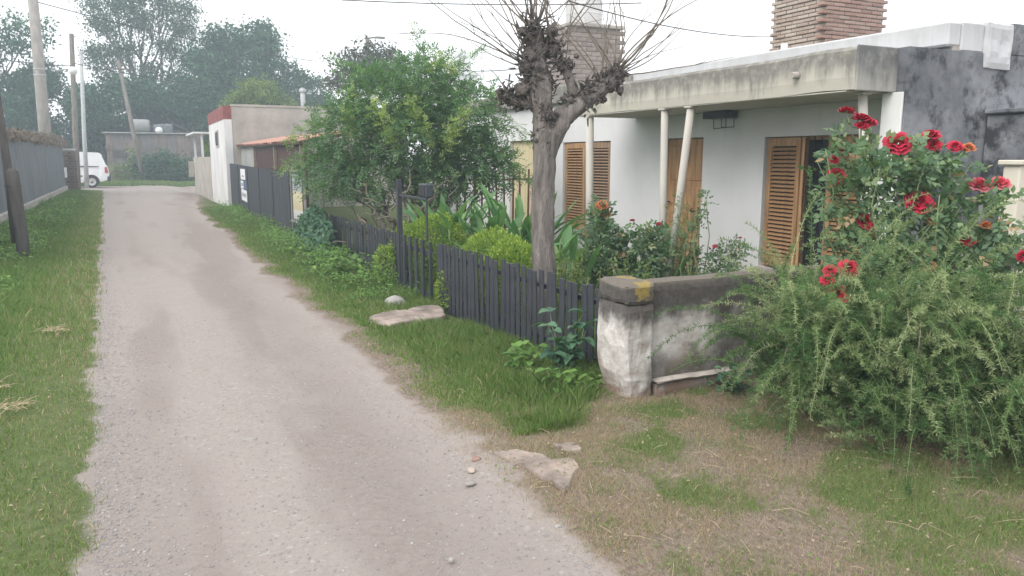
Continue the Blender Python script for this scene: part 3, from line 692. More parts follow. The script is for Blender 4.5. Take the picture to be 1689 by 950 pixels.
# ------------------------------------------------------------------ neighbours on the right
nb = thing('corner_house', (3.1, 28.4, -.1), 'white and grey corner house with a faded red band at its top', 'house')
MB().box(3.0, 3.25, 28.4, 34.0, -.3, 2.95).build('front_wall', M['render_white'], nb)
MB().box(2.985, 3.25, 28.40, 34.0, 2.954, 3.40).build('red_band', M['red_band'], nb)
MB().box(3.254, 9.5, 28.42, 28.66, -.3, 3.38).build('side_wall', M['render_beige'], nb)
MB().box(3.256, 9.5, 28.40, 28.68, 3.384, 3.46).build('coping', M['render_beige'], nb)
MB().box(9.26, 9.5, 28.684, 34.0, -.3, 3.38).box(3.254, 9.256, 33.8, 34.0, -.3, 3.38).build('rear_wall', M['render_beige'], nb)
MB().box(3.254, 9.256, 28.684, 33.796, 3.1, 3.2).build('roof', M['concrete'], nb)
w = MB().box(2.97, 2.998, 30.4, 31.3, 2.05, 2.65).build('window', M['render_beige'], nb); MB().box(2.955, 2.9685, 30.48, 31.22, 2.12, 2.58).build('pane', M['dark_glass'], w)
MB().tube([(6.1, 30.5, 3.1), (6.1, 30.5, 4.15)], .09, 12).lathe([(.13, 0), (.13, .1), (0, .16)], (6.1, 30.5, 4.12), n=14).build('flue', M['pole_pale'], nb)
bw = thing('beige_wall', (3.1, 38, -.1), 'beige street wall with white posts beyond the corner house', 'wall')
MB().box(2.98, 3.2, 34.05, 43.2, -.3, 1.70, .01).build('wall', M['render_beige'], bw)
for y in (38.5, 42.8): MB().box(3.02, 3.12, y - .05, y + .05, 1.704, 2.75).build('post', M['render_white'], bw)
MB().box(2.7, 3.5, 38.3, 43.2, 2.754, 2.83).build('pergola_top', M['render_white'], bw)
MB().box(2.72, 2.975, 42.9, 43.15, .7, 1.5, .01).build('meter_niche', M['render_beige'], bw)
# lean-to shed with clay tile roof against the corner house
sd = thing('tile_roof_shed', (3.4, 23, -.1), 'brown sheet shed with a sagging clay tile roof behind the sheet fence', 'shed')
MB().box(3.5, 3.56, 17.6, 24.9, -.1, 1.95).build('brown_sheet', M['rust_sheet'], sd)
MB().add(*corr(24.94, 28.3, .4, 2.03, 2.06, 3.5, .12, .012)).build('zinc_sheet', M['zinc'], sd)
for y in (17.7, 21.2, 24.9): MB().box(3.42, 3.495, y - .04, y + .04, -.1, 2.02).build('post', M['dead_twig'], sd)
tl = MB(); n = 10
def tile_mesh():
    b = MB(); vs_, fs = [], []
    for i in range(7):
        a = math.pi * i / 6; vs_ += [(0, -.085 * math.cos(a), .05 * math.sin(a)), (.46, -.07 * math.cos(a), .05 * math.sin(a) + .012)]
    fs = [(2 * i, 2 * i + 1, 2 * i + 3, 2 * i + 2) for i in range(6)]
    return b.add(vs_, fs, True).mesh('tile', M['tile_roof'])
tme = tile_mesh()
MB().add([(3.36, 17.4, 2.0), (3.36, 28.38, 2.06), (5.9, 28.38, 2.5), (5.9, 17.4, 2.44), (3.36, 17.4, 1.95), (3.36, 28.38, 2.01), (5.9, 28.38, 2.45), (5.9, 17.4, 2.39)], [(0, 1, 2, 3), (7, 6, 5, 4), (0, 4, 5, 1), (1, 5, 6, 2), (2, 6, 7, 3), (3, 7, 4, 0)]).build('roof_deck', M['rust_sheet'], sd)
for r_ in range(4):
    for i in range(62):
        y = 17.5 + i * .175
        if r_ == 0 and random.random() < .06: continue
        x = 3.33 + r_ * .40
        piece('tile', tme, sd, Vector((x, y + random.uniform(-.012, .012), 2.005 + (x - 3.36) * .175 + (y - 17.4) * .0055 + random.uniform(0, .012) - .03 * math.sin((y - 17.4) / 11 * math.pi))) - sd.location, (0, R(-9.9), R(random.uniform(-3, 3))))

# ------------------------------------------------------------------ left side: sheet fence, pillar, poles
lf = thing('left_sheet_fence', (-2.9, 20, 0), 'grey blue sheet fence on a concrete base along the left verge', 'fence')
lf.name = 'sheet_fence'
for i in range(7):
    ya = 13.0 + i * 4.5; mm = M['green_sheet'] if ya < 21 else M['grey_sheet']
    o = MB().add(*corr(ya, ya + 4.47, .30, 2.27 + random.uniform(-.03, .05), 2.27 + random.uniform(-.03, .05), -2.9 + (.02 if i % 2 else 0), .30, .010)).build('sheet', mm, lf)
    o.modifiers.new('thickness', 'SOLIDIFY').thickness = .004
    MB().box(-3.0, -2.93, ya + 4.42, ya + 4.5, 0, 2.35).build('post', M['iron'], lf)
MB().box(-2.99, -2.80, 13.0, 44.5, -.2, .295, .01).build('base', M['concrete'], lf)
bp = thing('brick_pillar', (-2.7, 45, 0), 'dark brick pillar with a capping slab at the end of the left fence', 'pillar')
core = MB().box(-3.02, -2.42, 44.72, 45.28, -.1, 2.02).build('core', M['mortar'], bp)
bme = MB().box(-.14, .14, -.03, .03, -.055, .055, .005).mesh('brick', brick_mat('sooty_brick', [(0, (.06, .036, .03)), (.5, (.10, .06, .05)), (1, (.14, .09, .07))]))
for c in range(15):
    for i in range(2 + c % 2):
        x = -3.02 + .15 + i * .30 - (c % 2) * .15
        piece('brick', bme, bp, Vector((min(max(x, -2.88), -2.56), 44.70, .10 + c * .128)) - bp.location)
    for i in range(2): piece('brick', bme, bp, Vector((-2.40, 44.86 + i * .29, .10 + c * .128)) - bp.location, (0, 0, math.pi / 2))
MB().box(-3.1, -2.34, 44.64, 45.36, 2.024, 2.12, .01).build('capping_slab', M['concrete'], bp)
MB().box(-2.95, -2.8, 44.60, 44.665, .7, 1.2, .01).build('notice_plate', M['paper_white'], bp)

up = thing('utility_pole', (-3.25, 40, 0), 'thick tapering grey concrete utility pole behind the left fence', 'pole', 'poles along the left')
MB().tube([(-3.22, 40, -.2), (-3.20, 40, 4), (-3.16, 40, 9.8)], [.27, .235, .185], 16).build('shaft', M['pole_grey'], up)
for z in (5.2, 5.45): MB().lathe([(.238, -.03), (.245, 0), (.238, .03)], (-3.19, 40, z), n=16).build('band', M['pole_pale'], up)
MB().box(-3.9, -2.4, 39.72, 39.80, 8.9, 9.02).build('crossarm', M['pole_wood'], up)
lp = thing('lamp_pole', (-2.5, 47, 0), 'brown wooden street pole with a white globe lamp', 'lamp', 'poles along the left')
MB().tube([(-2.52, 47, -.2), (-2.4, 47, 3), (-2.17, 47, 7.95)], [.15, .14, .11], 12).build('shaft', M['pole_wood'], lp)
MB().tube([(-2.26, 46.9, 6.3), (-2.22, 46.6, 6.35), (-2.22, 46.4, 6.25)], .025, 8).build('bracket', M['iron'], lp)
MB().lathe([(0, -.22), (.12, -.2), (.21, -.08), (.21, .05), (.12, .17), (.07, .2), (0, .21)], (-2.22, 46.38, 6.05), n=16).build('globe', M['white_paint'], lp)
MB().tube([(-3.2, 46.9, 6.05), (-2.3, 46.9, 6.2)], .03, 8).build('stay_arm', M['pole_pale'], lp)
pp = thing('street_pole', (-2.15, 49, 0), 'slim pale galvanised pole just behind the white van', 'pole', 'poles along the left')
MB().tube([(-2.2, 49.4, -.2), (-2.1, 49.4, 3), (-1.91, 49.4, 7.3)], [.12, .11, .09], 12).build('shaft', M['pole_pale'], pp)
MB().lathe([(.10, 0), (.10, .06), (0, .1)], (-1.91, 49.4, 7.28), n=12).build('cap', M['pole_pale'], pp)
fpz = thing('leaning_post', (-1.66, 14.4, 0), 'short dark leaning timber post in the left verge weeds', 'post')
MB().tube([(-1.62, 14.4, -.2), (-1.61, 14.4, .4), (-1.63, 14.4, 1.0), (-1.65, 14.4, 1.42), (-1.65, 14.4, 1.47)], [.10, .092, .088, .085, .05], 12, wob=.08).build('stub', M['post_dark'], fpz)
MB().tube([(-1.70, 14.5, .3), (-1.72, 14.5, 1.5), (-1.79, 14.5, 3.4)], [.07, .06, .05], 10, wob=.08).build('upper_pole', M['post_dark'], fpz)
for z in (.55, 1.2): MB().lathe([(.115, -.012), (.12, 0), (.115, .012)], (-1.66, 14.44, z), n=14).build('tie_wire', M['iron'], fpz)

# far street lamp behind the garden tree
sl = thing('street_lamp', (11.5, 40.5, 0), 'distant street lamp rising behind the garden tree', 'lamp')
MB().tube([(11.45, 40.5, -.2), (11.5, 40.5, 7.8)], [.13, .09], 10).build('pole', M['pole_wood'], sl)
MB().tube([(11.5, 40.5, 7.75), (12.0, 40.3, 7.82)], .04, 8).build('arm', M['pole_wood'], sl)
MB().box(11.85, 12.35, 40.12, 40.34, 7.74, 7.84, .02).build('lamp_head', M['pole_grey'], sl)

# overhead lines
def wire(label, a, c, sag, r=.008, n=24):
    a, c = Vector(a), Vector(c); pts = []
    for i in range(n + 1):
        t = i / n; p = a.lerp(c, t); p.z -= sag * 4 * t * (1 - t); pts.append(p)
    mid = a.lerp(c, .5)
    o = MB().tube(pts, r, 6).build('power_line', M['wire'], None, tuple(a)); return tag(o, label, 'cable', 'overhead cables')
wire('upper cable running off the thick pole towards the tall trees', (-9.0, 38.0, 9.4), (12, 55.0, 8.2), .5, .022)
wire('slack lower cable strung between the thick pole and the lamp pole', (-9.5, 36.0, 6.4), (-2.3, 47.0, 6.35), .3, .02)
wire('cable from the lamp pole towards the large dense tree', (-2.25, 47, 6.5), (14, 52.0, 6.0), .5, .018)
wire('cable crossing the sky above the garden tree crown', (1.2, 15.6, 4.62), (8.6, 12.2, 4.42), .12, .009)
wire('cable from the distant street lamp to the white house', (12.1, 40.3, 7.7), (8.1, 15.5, 3.6), .6, .012)
wire('drooping service cable reaching the red brick roof tower', (4.0, 6.9, 3.15), (8.98, 9.2, 3.45), .10, .006)

# ------------------------------------------------------------------ van at the cross street
def van():
    v = thing('delivery_van', (-2.9, 51.1, 0), 'white panel van parked at the end of the lane behind the brick pillar', 'van')
    T = -1.10; L = 4.6                               # tail x, length; nose towards -x
    prof = [(0, .45), (-.03, .80), (.02, 1.15), (.10, 1.30), (.30, 1.88), (.42, 1.97), (1.6, 2.03), (2.3, 1.98), (2.75, 1.82), (3.35, 1.25), (4.25, 1.02), (4.55, .80), (4.6, .45), (4.1, .32)]
    def arch(c, r=.40): return [(c + r * math.cos(a), .34 + r * math.sin(a)) for a in np.linspace(0, math.pi, 9)]
    bot = [(3.95, .30)] + arch(3.55) + [(3.1, .30), (1.3, .30)] + arch(.86) + [(.35, .34)]
    poly = prof + bot
    yn, yf = 50.2, 51.95; b = MB(); n = len(poly)
    def inset(z): return .13 * max(0, (z - 1.1) / .9) ** 1.3 + (.03 if z < .4 else 0)
    vs_ = [(T - l, yn + inset(z), z) for l, z in poly] + [(T - l, yf - inset(z), z) for l, z in poly]
    fs = [(k, (k + 1) % n, n + (k + 1) % n, n + k) for k in range(n)]
    b.add(vs_, fs)
    bm = bmesh.new(); vv = [bm.verts.new(p) for p in b.v]; 
    for f in b.f: bm.faces.new([vv[i] for i in f])
    bm.faces.new(vv[:n]); bm.faces.new(vv[n:][::-1])
    bmesh.ops.triangulate(bm, faces=[f for f in bm.faces if len(f.verts) > 4]); bmesh.ops.recalc_face_normals(bm, faces=bm.faces)
    me = bpy.data.meshes.new('body'); bm.transform(Matrix.Translation(-v.location)); bm.to_mesh(me); bm.free(); me.materials.append(M['van_white'])
    body = link(bpy.data.objects.new('body', me), v)
    def sidepanel(name, pts, m, off=.012):
        q = [(T - l, yn + inset(z) - off, z) for l, z in pts]; q2 = [(x, y + .01, z) for x, y, z in q]; k = len(q)
        return MB().add(q + q2, [tuple(range(k)), tuple(range(k, 2 * k))[::-1]] + [(i, (i + 1) % k, k + (i + 1) % k, k + i) for i in range(k)]).build(name, m, v)
    sidepanel('side_window', [(1.45, 1.18), (1.45, 1.78), (2.25, 1.80), (2.62, 1.62), (2.95, 1.20)], M['dark_glass'])
    sidepanel('slide_rail', [(.45, 1.17), (.45, 1.21), (1.38, 1.23), (1.38, 1.16)], M['black_plastic'])
    sidepanel('rub_strip', [(1.30, .62), (1.30, .70), (3.1, .70), (3.1, .62)], M['black_plastic'])
    sidepanel('tail_light', [(.0, .82), (.05, 1.16), (.16, 1.16), (.17, .82)], M['tail_red'], .016)
    sidepanel('door_seam', [(1.395, .36), (1.395, 1.86), (1.41, 1.86), (1.41, .36)], M['black_plastic'], .006)
    MB().box(T - .10, T + .10, yn - .01, yf + .01, .36, .66, .04).build('bumper', M['black_plastic'], v)
    MB().prism([(T - .30 + .05, 1.84), (T - .115 + .05, 1.34), (T - .09 + .05, 1.34), (T - .28 + .05, 1.84)], yn + .25, yf - .25).build('rear_window', M['dark_glass'], v)
    for l in (.86, 3.55):
        for (y, s) in ((yn + .02, -1), (yf - .02, 1)):
            w = MB().lathe([(.19, .02), (.24, -.0), (.32, .0), (.335, .03), (.335, .17), (.32, .2), (.1, .2)] if s < 0 else [(.19, -.02), (.24, 0), (.32, 0), (.335, -.03), (.335, -.17), (.32, -.2), (.1, -.2)], (T - l, y, .335), 'y', 24).build('wheel', M['tyre'], v)
            MB().lathe([(0, -.01 * -s * 0 + (.015 if s < 0 else -.015)), (.06, .01 if s < 0 else -.01), (.08, .05 if s < 0 else -.05), (.15, .04 if s < 0 else -.04), (.195, .005 if s < 0 else -.005), (.215, .01 if s < 0 else -.01)], (T - l, y, .335), 'y', 24).build('rim', M['rim'], w)
            MB().lathe([(0, -.012 if s < 0 else .012), (.05, -.01 if s < 0 else .01), (.055, .02 if s < 0 else -.02)], (T - l, y, .335), 'y', 16).build('hub', M['black_plastic'], w)
    MB().prism([(T - .44, .3), (T - 1.28, .3), (T - 1.28, .7), (T - .44, .7)], yn + .25, yf - .25).build('wheel_well', M['black_plastic'], v)
van()

# ------------------------------------------------------------------ far shack
sh = thing('board_shack', (1.4, 60, 0), 'low shack of weathered boards with junk on its roof beyond the cross street', 'shack')
cols = [simple('shack_board_%s' % q, c, .9, .35, 3, (1, 1, .4), .3) for q, c in (('brown', (.17, .125, .11)), ('pink', (.235, .18, .16)), ('grey', (.19, .17, .165)), ('dark', (.10, .085, .08)))]
x = -1.3
while x < 4.05:
    w = random.uniform(.35, .75); k = random.choice([0, 1, 1, 2, 2, 3] if x < 1.5 else [1, 1, 2])
    MB().box(x, x + w - .02, 60 + random.uniform(0, .02), 60.06, -.1, 3.3 + random.uniform(-.04, .03)).build('board', cols[k], sh)
    if random.random() < .5:
        z = random.uniform(1.2, 2.4); MB().box(x - .05, x + w + .1, 59.93, 59.975, z, z + random.uniform(.25, .7)).build('patch_board', cols[random.randrange(4)], sh)
    x += w
MB().box(-1.3, 4.1, 60.07, 63, -.1, 3.25).build('body', cols[3], sh)
MB().box(-1.5, 4.3, 59.8, 63.2, 3.345, 3.42).build('roof', M['zinc'], sh)
dk_ = thing('dark_barn', (5, 66, 0), 'dark gabled barn among the trees behind the shack', 'barn')
MB().prism([(-1, 0), (9, 0), (9, 4.2), (4, 6.2), (-1, 4.4)], 65, 70).build('body', simple('barn_dark', (.03, .033, .038), .9, .3, 3), dk_)
MB().prism([(-1.4, 4.3), (-1.3, 4.45), (4, 6.4), (9.4, 4.3), (9.4, 4.15), (4, 6.22)], 64.7, 70.2).build('roof', simple('barn_roof', (.055, .06, .068), .8, .3, 3), dk_)
jt = thing('roof_drum', (.9, 61, 3.42), 'pale plastic drum lying on the shack roof', 'drum')
MB().lathe([(0, -.55), (.42, -.55), (.46, -.4), (.46, .4), (.42, .55), (0, .55)], (.95, 61, 3.89), 'x', 18).build('drum_body', simple('drum_plastic', (.26, .265, .26), .6, .15, 4), jt)
jb = thing('roof_tarp', (2.4, 61, 3.42), 'crumpled grey tarpaulin heap on the shack roof', 'tarpaulin')
vs_, fs = lumpy_box(1.75, 2.95, 60.6, 61.6, 3.423, 4.0, 8, 6, 4, .35, 21)
MB().add(vs_, fs, True).build('heap', simple('tarp_grey', (.14, .155, .165), .7, .3, 4), jb)
js = thing('white_sack', (2.05, 60.2, 3.42), 'small white sack at the front edge of the shack roof', 'sack')
MB().lathe([(0, 0), (.2, .02), (.25, .15), (.18, .32), (.06, .38), (0, .39)], (2.05, 60.2, 3.425), n=14).build('bag', M['white_paint'], js)

wb = thing('apartment_tower', (24, 58, 0), 'far white stepped apartment tower glimpsed behind the garden tree', 'building')
MB().box(23.3, 25.1, 57.5, 61, 0, 8.3).build('wall', M['white_paint'], wb); MB().box(23.3, 24.6, 57.6, 61, 8.304, 9.9).build('upper_wall', M['white_paint'], wb)
MB().box(23.1, 25.4, 57.3, 61.2, 8.1, 8.3 - .004).build('cornice', M['white_paint'], wb)
for i in range(2):
    for j in range(3):
        w = MB().box(23.6 + i * .75, 24.1 + i * .75, 57.44, 57.496, 3.2 + j * 1.7, 4.2 + j * 1.7).build('window', M['pole_pale'], wb)
        MB().box(23.66 + i * .75, 24.04 + i * .75, 57.42, 57.4395, 3.28 + j * 1.7, 4.12 + j * 1.7).build('pane', M['dark_glass'], w)
# ------------------------------------------------------------------ vegetation helpers
def unit(a): return a / np.maximum(np.linalg.norm(a, axis=-1, keepdims=True), 1e-9)
def rdir(n, up=0.0):
    d = rng.normal(size=(n, 3)); d[:, 2] += up; return unit(d)
def leafq(Cc, D, U, L, W, tint, droop=.15):
    """one pointed quad per leaf; returns V, F, tint"""
    n = len(Cc); L = np.broadcast_to(L, n)[:, None]; W = np.broadcast_to(W, n)[:, None]
    S = unit(np.cross(D, U)); N = unit(np.cross(S, D))
    V = np.stack([Cc, Cc + D * L * .45 + S * W * .5 + N * W * .12, Cc + D * L - N * L * droop, Cc + D * L * .45 - S * W * .5 + N * W * .12], 1).reshape(-1, 3)
    return V, np.arange(4 * n).reshape(n, 4), np.repeat(np.clip(tint, 0, 1), 4)
def cat(parts):
    V, F_, T, o = [], [], [], 0
    for v, f, t in parts: V.append(v); F_.append(f + o); T.append(t); o += len(v)
    return np.concatenate(V), np.concatenate(F_), np.concatenate(T)
def pinnate(P, D, U, k, length, L, W, tint):
    """N sprays of k leaflets set alternately along a spine"""
    n = len(P); out = []; S = unit(np.cross(D, U)); N = unit(np.cross(S, D)); length = np.broadcast_to(length, n)[:, None]
    for j in range(k):
        t = (j + 1) / k; sd = 1 if j % 2 else -1
        if j == k - 1: dd = D
        else: dd = unit(D * .55 + S * sd * .8 + N * rng.normal(0, .18, (n, 1)))
        c = P + D * length * t - np.array([0, 0, 1]) * length * .25 * t * t
        out.append(leafq(c, unit(dd), unit(N + rng.normal(0, .25, (n, 3))), L * rng.uniform(.75, 1.2, n), W * rng.uniform(.8, 1.15, n), tint + rng.normal(0, .06, n)))
    return cat(out)
def blob_points(c, r, n, inner=.45, rough=.35, seed=0):
    d = rdir(n); u = inner + (1 - inner) * rng.uniform(0, 1, n) ** .6
    bulge = 1 + rough * (fbm(d[:, 0] * 2.4 + seed + 9, d[:, 1] * 2.4, d[:, 2] * 2.4, 3) - .5) * 2
    return np.array(c) + d * np.array(r) * (u * bulge)[:, None], d
def limb_path(a, b_, n=5, wob=.08):
    a, b_ = Vector(a), Vector(b_); L = (b_ - a).length
    return [a.lerp(b_, i / n) + (Vector((random.uniform(-1, 1), random.uniform(-1, 1), random.uniform(-.5, .8))) * wob * L if 0 < i < n else Vector()) for i in range(n + 1)]

def big_tree(name, label, cat_, base, fork_z, tr, blobs, clumps, per, spread, leaf, mm, bark='bark_dark', group=None, inner=.35, rough=.4, limbs=True, up=.2, flat=1.0):
    t = thing(name, base, label, cat_, group); b = MB()
    fork = Vector(base) + Vector((random.uniform(-.2, .2), random.uniform(-.2, .2), fork_z))
    b.tube(limb_path(Vector(base) - Vector((0, 0, .2)), fork, 4, .02), [tr * 1.25, tr, tr * .9, tr * .8, tr * .7], 10, wob=.06)
    for (c, r) in blobs:
        c = Vector(c); p = limb_path(fork, c, 5, .06)
        b.tube(p, [tr * .55, tr * .42, tr * .3, tr * .2, tr * .12, tr * .05], 6, wob=.05)
        if limbs:
            for _ in range(4):
                e = c + Vector((random.uniform(-1, 1) * r[0], random.uniform(-1, 1) * r[1], random.uniform(-.5, 1) * r[2])) * .8
                b.tube(limb_path(p[3], e, 4, .07), [tr * .16, tr * .12, tr * .08, tr * .05, tr * .02], 5)
    b.build('trunk', M[bark], t)
    parts = []; tot = sum(r[0] * r[2] for _, r in blobs)
    for k, (c, r) in enumerate(blobs):
        nc = max(8, int(clumps * r[0] * r[2] / tot)); P, d = blob_points(c, r, nc, inner, rough, k * 5)
        ct = rng.normal(.45, .17, nc) + rng.normal(0, .05)
        Cc = np.repeat(P, per, 0) + rng.normal(0, spread, (nc * per, 3)) * np.array([1, 1, .6 * flat]); n = len(Cc)
        D = rdir(n, -.1); U = unit(rng.normal(0, .6, (n, 3)) + np.array([0, 0, 1.0]) + np.repeat(d, per, 0) * .5)
        parts.append(leafq(Cc, D, U, leaf * rng.uniform(.6, 1.3, n), leaf * .55 * rng.uniform(.7, 1.2, n), np.repeat(ct, per) + rng.normal(0, .12, n)))
    V, F_, T = cat(parts); np_obj('crown', V, F_, M[mm], t, T)
    return t

# ------------------------------------------------------------------ far trees
FT = 'trees beyond the cross street'
def rb_(c, s, n, rr): return [((c[0] + random.gauss(0, s[0]), c[1] + random.gauss(0, s[1]), c[2] + random.gauss(0, s[2])), (rr * random.uniform(.7, 1.25),) * 2 + (rr * random.uniform(.6, 1.0),)) for _ in range(n)]
big_tree('dense_tree', 'large rounded dark green tree rising behind the corner house', 'tree', (9, 66, 0), 3.2, .45,
         [((9, 66, 8.6), (3.4, 3, 3.1)), ((6.3, 65, 6.6), (2.3, 2.5, 2.6)), ((12.2, 66, 6.6), (2.8, 2.5, 2.4)), ((9.4, 64.5, 5.2), (3.2, 2.4, 2.2)), ((7.6, 66, 10.6), (1.6, 1.6, 1.5)), ((10.2, 66, 10.9), (1.5, 1.5, 1.4)), ((14.2, 66, 5.4), (2.0, 2, 1.8)), ((5.6, 66, 9.2), (1.3, 1.3, 1.5)), ((15.8, 66, 4.0), (1.8, 2, 1.6))], 1900, 17, .34, .32, 'leaf_far', group=FT, rough=.5)
big_tree('airy_tree', 'tall airy tree with see-through crown left of the rounded tree', 'tree', (1.9, 68, 0), 5.2, .30,
         [((1.9 + a, 68 + c, z), (r * 1.1, r, r * .85)) for a, c, z, r in [(0, 0, 14.2, 1.2), (-1.7, 0, 13.4, 1.1), (1.8, 0, 13.2, 1.1), (-2.8, .3, 11.6, 1.1), (2.7, 0, 11.6, 1.0), (-.4, 0, 12.0, 1.2), (-3.2, 0, 9.3, 1.2), (1.4, 0, 10.2, 1.0), (3.0, 0, 9.4, .9), (-1.6, 0, 9.9, 1.0), (-2.4, 0, 7.4, 1.1), (2.0, 0, 8.0, .9), (.1, 0, 8.3, .9), (-.9, 0, 6.4, 1.0), (2.8, 0, 6.6, .9), (3.3, 0, 13.0, .7), (-3.4, 0, 13.0, .7), (-.6, 0, 15.6, .9), (1.3, 0, 15.2, .9), (-2.2, 0, 15.1, .7)]], 1250, 16, .42, .24, 'leaf_airy', bark='bark', group=FT, inner=.1, rough=.6, flat=1.3)
for lab, bx, by, hh, w_, n_ in [('dark bushy tree above the left fence at the frame edge', -9.2, 66, 10.2, 3.2, 11), ('dark tree behind the thick concrete pole', -5.6, 69, 9.0, 2.4, 9), ('low dark tree behind the globe lamp pole', -2.6, 70, 7.4, 1.9, 8)]:
    big_tree('dark_tree', lab, 'tree', (bx, by, 0), 2.6, .35, rb_((bx, by, hh * .58), (w_ * .55, 1.0, hh * .17), n_, w_ * .62) + [((bx, by, hh - 1.4), (w_ * .6, w_ * .6, 1.4)), ((bx, by - 1, 2.6), (w_, 2, 1.8))], 980, 16, .36, .32, 'leaf_far', group=FT, rough=.5)
big_tree('hedge_tree', 'dark leafy tree crown hanging over the board shack', 'tree', (4.8, 63.8, 0), 3.0, .25, [((4.2, 64, 6.0), (2.2, 1.5, 1.5)), ((1.0, 65, 6.2), (2.2, 1.4, 1.2)), ((5.8, 64, 4.4), (1.5, 1.2, 1.6)), ((-1.8, 65, 5.2), (1.8, 1.4, 1.6))], 700, 16, .36, .30, 'leaf_far', group=FT)
big_tree('lime_tree', 'small yellowish green tree just behind the corner house roof', 'tree', (6.6, 46, 0), 2.4, .2, [((6.6, 46, 4.8), (1.4, 1.3, 1.3)), ((5.6, 46, 4.3), (.9, .9, .9)), ((7.7, 46, 4.3), (1.0, .9, 1.0))], 420, 16, .18, .19, 'leaf_lime', group='garden trees')
big_tree('grey_tree', 'hazy grey leaved tree top behind the garden tree', 'tree', (8.8, 31, 0), 3.0, .2, [((8.0, 31, 4.9), (.9, .8, .9)), ((8.9, 31, 5.4), (.9, .8, .85)), ((9.7, 31, 5.0), (.9, .8, .9)), ((10.8, 30, 4.3), (1.1, .8, 1.0))], 330, 16, .2, .18, 'leaf_greytree', group='garden trees', rough=.6)
big_tree('dark_shrub', 'dark round shrub in front of the board shack', 'shrub', (2.1, 58.2, 0), .5, .08, [((1.2, 58.2, .9), (1.1, .8, .95)), ((2.3, 58.2, 1.15), (1.2, .9, 1.15)), ((3.4, 58.2, .8), (1.1, .8, .8))], 300, 14, .22, .22, 'leaf_far', limbs=False, group='shrubs by the shack')
big_tree('dark_shrub', 'thin weedy shrub between the van and the shack', 'shrub', (-.3, 58.6, 0), .4, .05, [((-.4, 58.6, .7), (.9, .6, .8)), ((.3, 58.6, 1.4), (.35, .3, 1.2))], 90, 12, .18, .18, 'leaf_lime', limbs=False, group='shrubs by the shack')
big_tree('climbing_shrub', 'yellow green creeper above the beige street wall', 'shrub', (3.6, 41, 0), 1.0, .05, [((3.7, 40.5, 2.1), (.4, 1.6, .6)), ((3.8, 37.5, 2.0), (.4, 1.2, .5))], 90, 14, .14, .15, 'leaf_lime', limbs=False)

# tall bare timber pole in front of the shack
tp = thing('timber_pole', (.5, 57, 0), 'leaning bare timber pole standing before the shack', 'pole', 'poles along the left')
MB().tube([(.85, 57.6, -.2), (.45, 57.6, 3), (-.15, 57.6, 7.9)], [.17, .15, .10], 10, wob=.05).build('shaft', M['pole_wood'], tp)
MB().box(-.75, .45, 57.45, 57.52, 7.3, 7.4).build('crossbar', M['pole_wood'], tp)

# ------------------------------------------------------------------ big garden tree behind the picket fence
gtr = thing('garden_tree', (4.3, 12.7, -.1), 'big bushy green garden tree with yellow tipped sprays behind the picket fence', 'tree')
gb = [((3.35, 13.2, 2.0), (.62, .7, .62)), ((3.05, 13.3, 1.45), (.48, .6, .5)), ((3.9, 13.0, 2.55), (.75, .7, .62)), ((4.6, 12.8, 2.75), (.78, .7, .62)), ((5.2, 12.4, 2.25), (.7, .65, .65)), ((4.4, 12.6, 1.85), (.95, .7, .62)), ((3.7, 12.9, 1.35), (.62, .6, .45)), ((5.25, 12.3, 1.65), (.6, .6, .5)), ((4.75, 12.5, 1.25), (.6, .55, .42)), ((5.6, 12.1, 1.5), (.4, .4, .35))]
b = MB()
stems = [Vector((4.3 + random.uniform(-.35, .35), 12.7 + random.uniform(-.3, .3), -.2)) for _ in range(9)]
for (c, r) in gb:
    s0 = random.choice(stems); p = limb_path(s0, c, 6, .07); b.tube(p, [.05, .045, .04, .03, .022, .014, .008], 7, wob=.06)
    for _ in range(5):
        e = Vector(c) + Vector((random.uniform(-1, 1) * r[0], random.uniform(-1, 1) * r[1], random.uniform(-.4, 1) * r[2])); b.tube(limb_path(p[3], e, 5, .08), [.018, .015, .012, .009, .006, .003], 5)
b.build('stems', M['bark'], gtr)
b = MB()
for _ in range(46):
    a = Vector((random.uniform(3.3, 4.9), random.uniform(12.0, 13.0), random.uniform(.1, .9))); e = a + Vector((random.uniform(-.7, .7), random.uniform(-.5, .2), random.uniform(-.1, .75)))
    b.tube(limb_path(a, e, 6, .14), [.016, .014, .012, .010, .008, .006, .003], 5)
b.build('dead_branches', M['dead_twig'], gtr)
parts = []
for k, (c, r) in enumerate(gb):
    n = int(620 * (r[0] * r[2]) / .4); P, d = blob_points(c, r, n, .35, .55, k * 3)
    D = unit(d * .6 + rdir(n) * .7 + np.array([0, 0, .1])); U = unit(np.array([0, 0, 1.0]) + rng.normal(0, .4, (n, 3)))
    parts.append(pinnate(P, D, U, 9, rng.uniform(.14, .26, n), .068, .028, np.clip(rng.normal(.40, .14, n) + .05 * (fbm(P[:, 0] * 3, P[:, 1] * 3, P[:, 2] * 3, 2) - .5) * 6, 0, .82)))
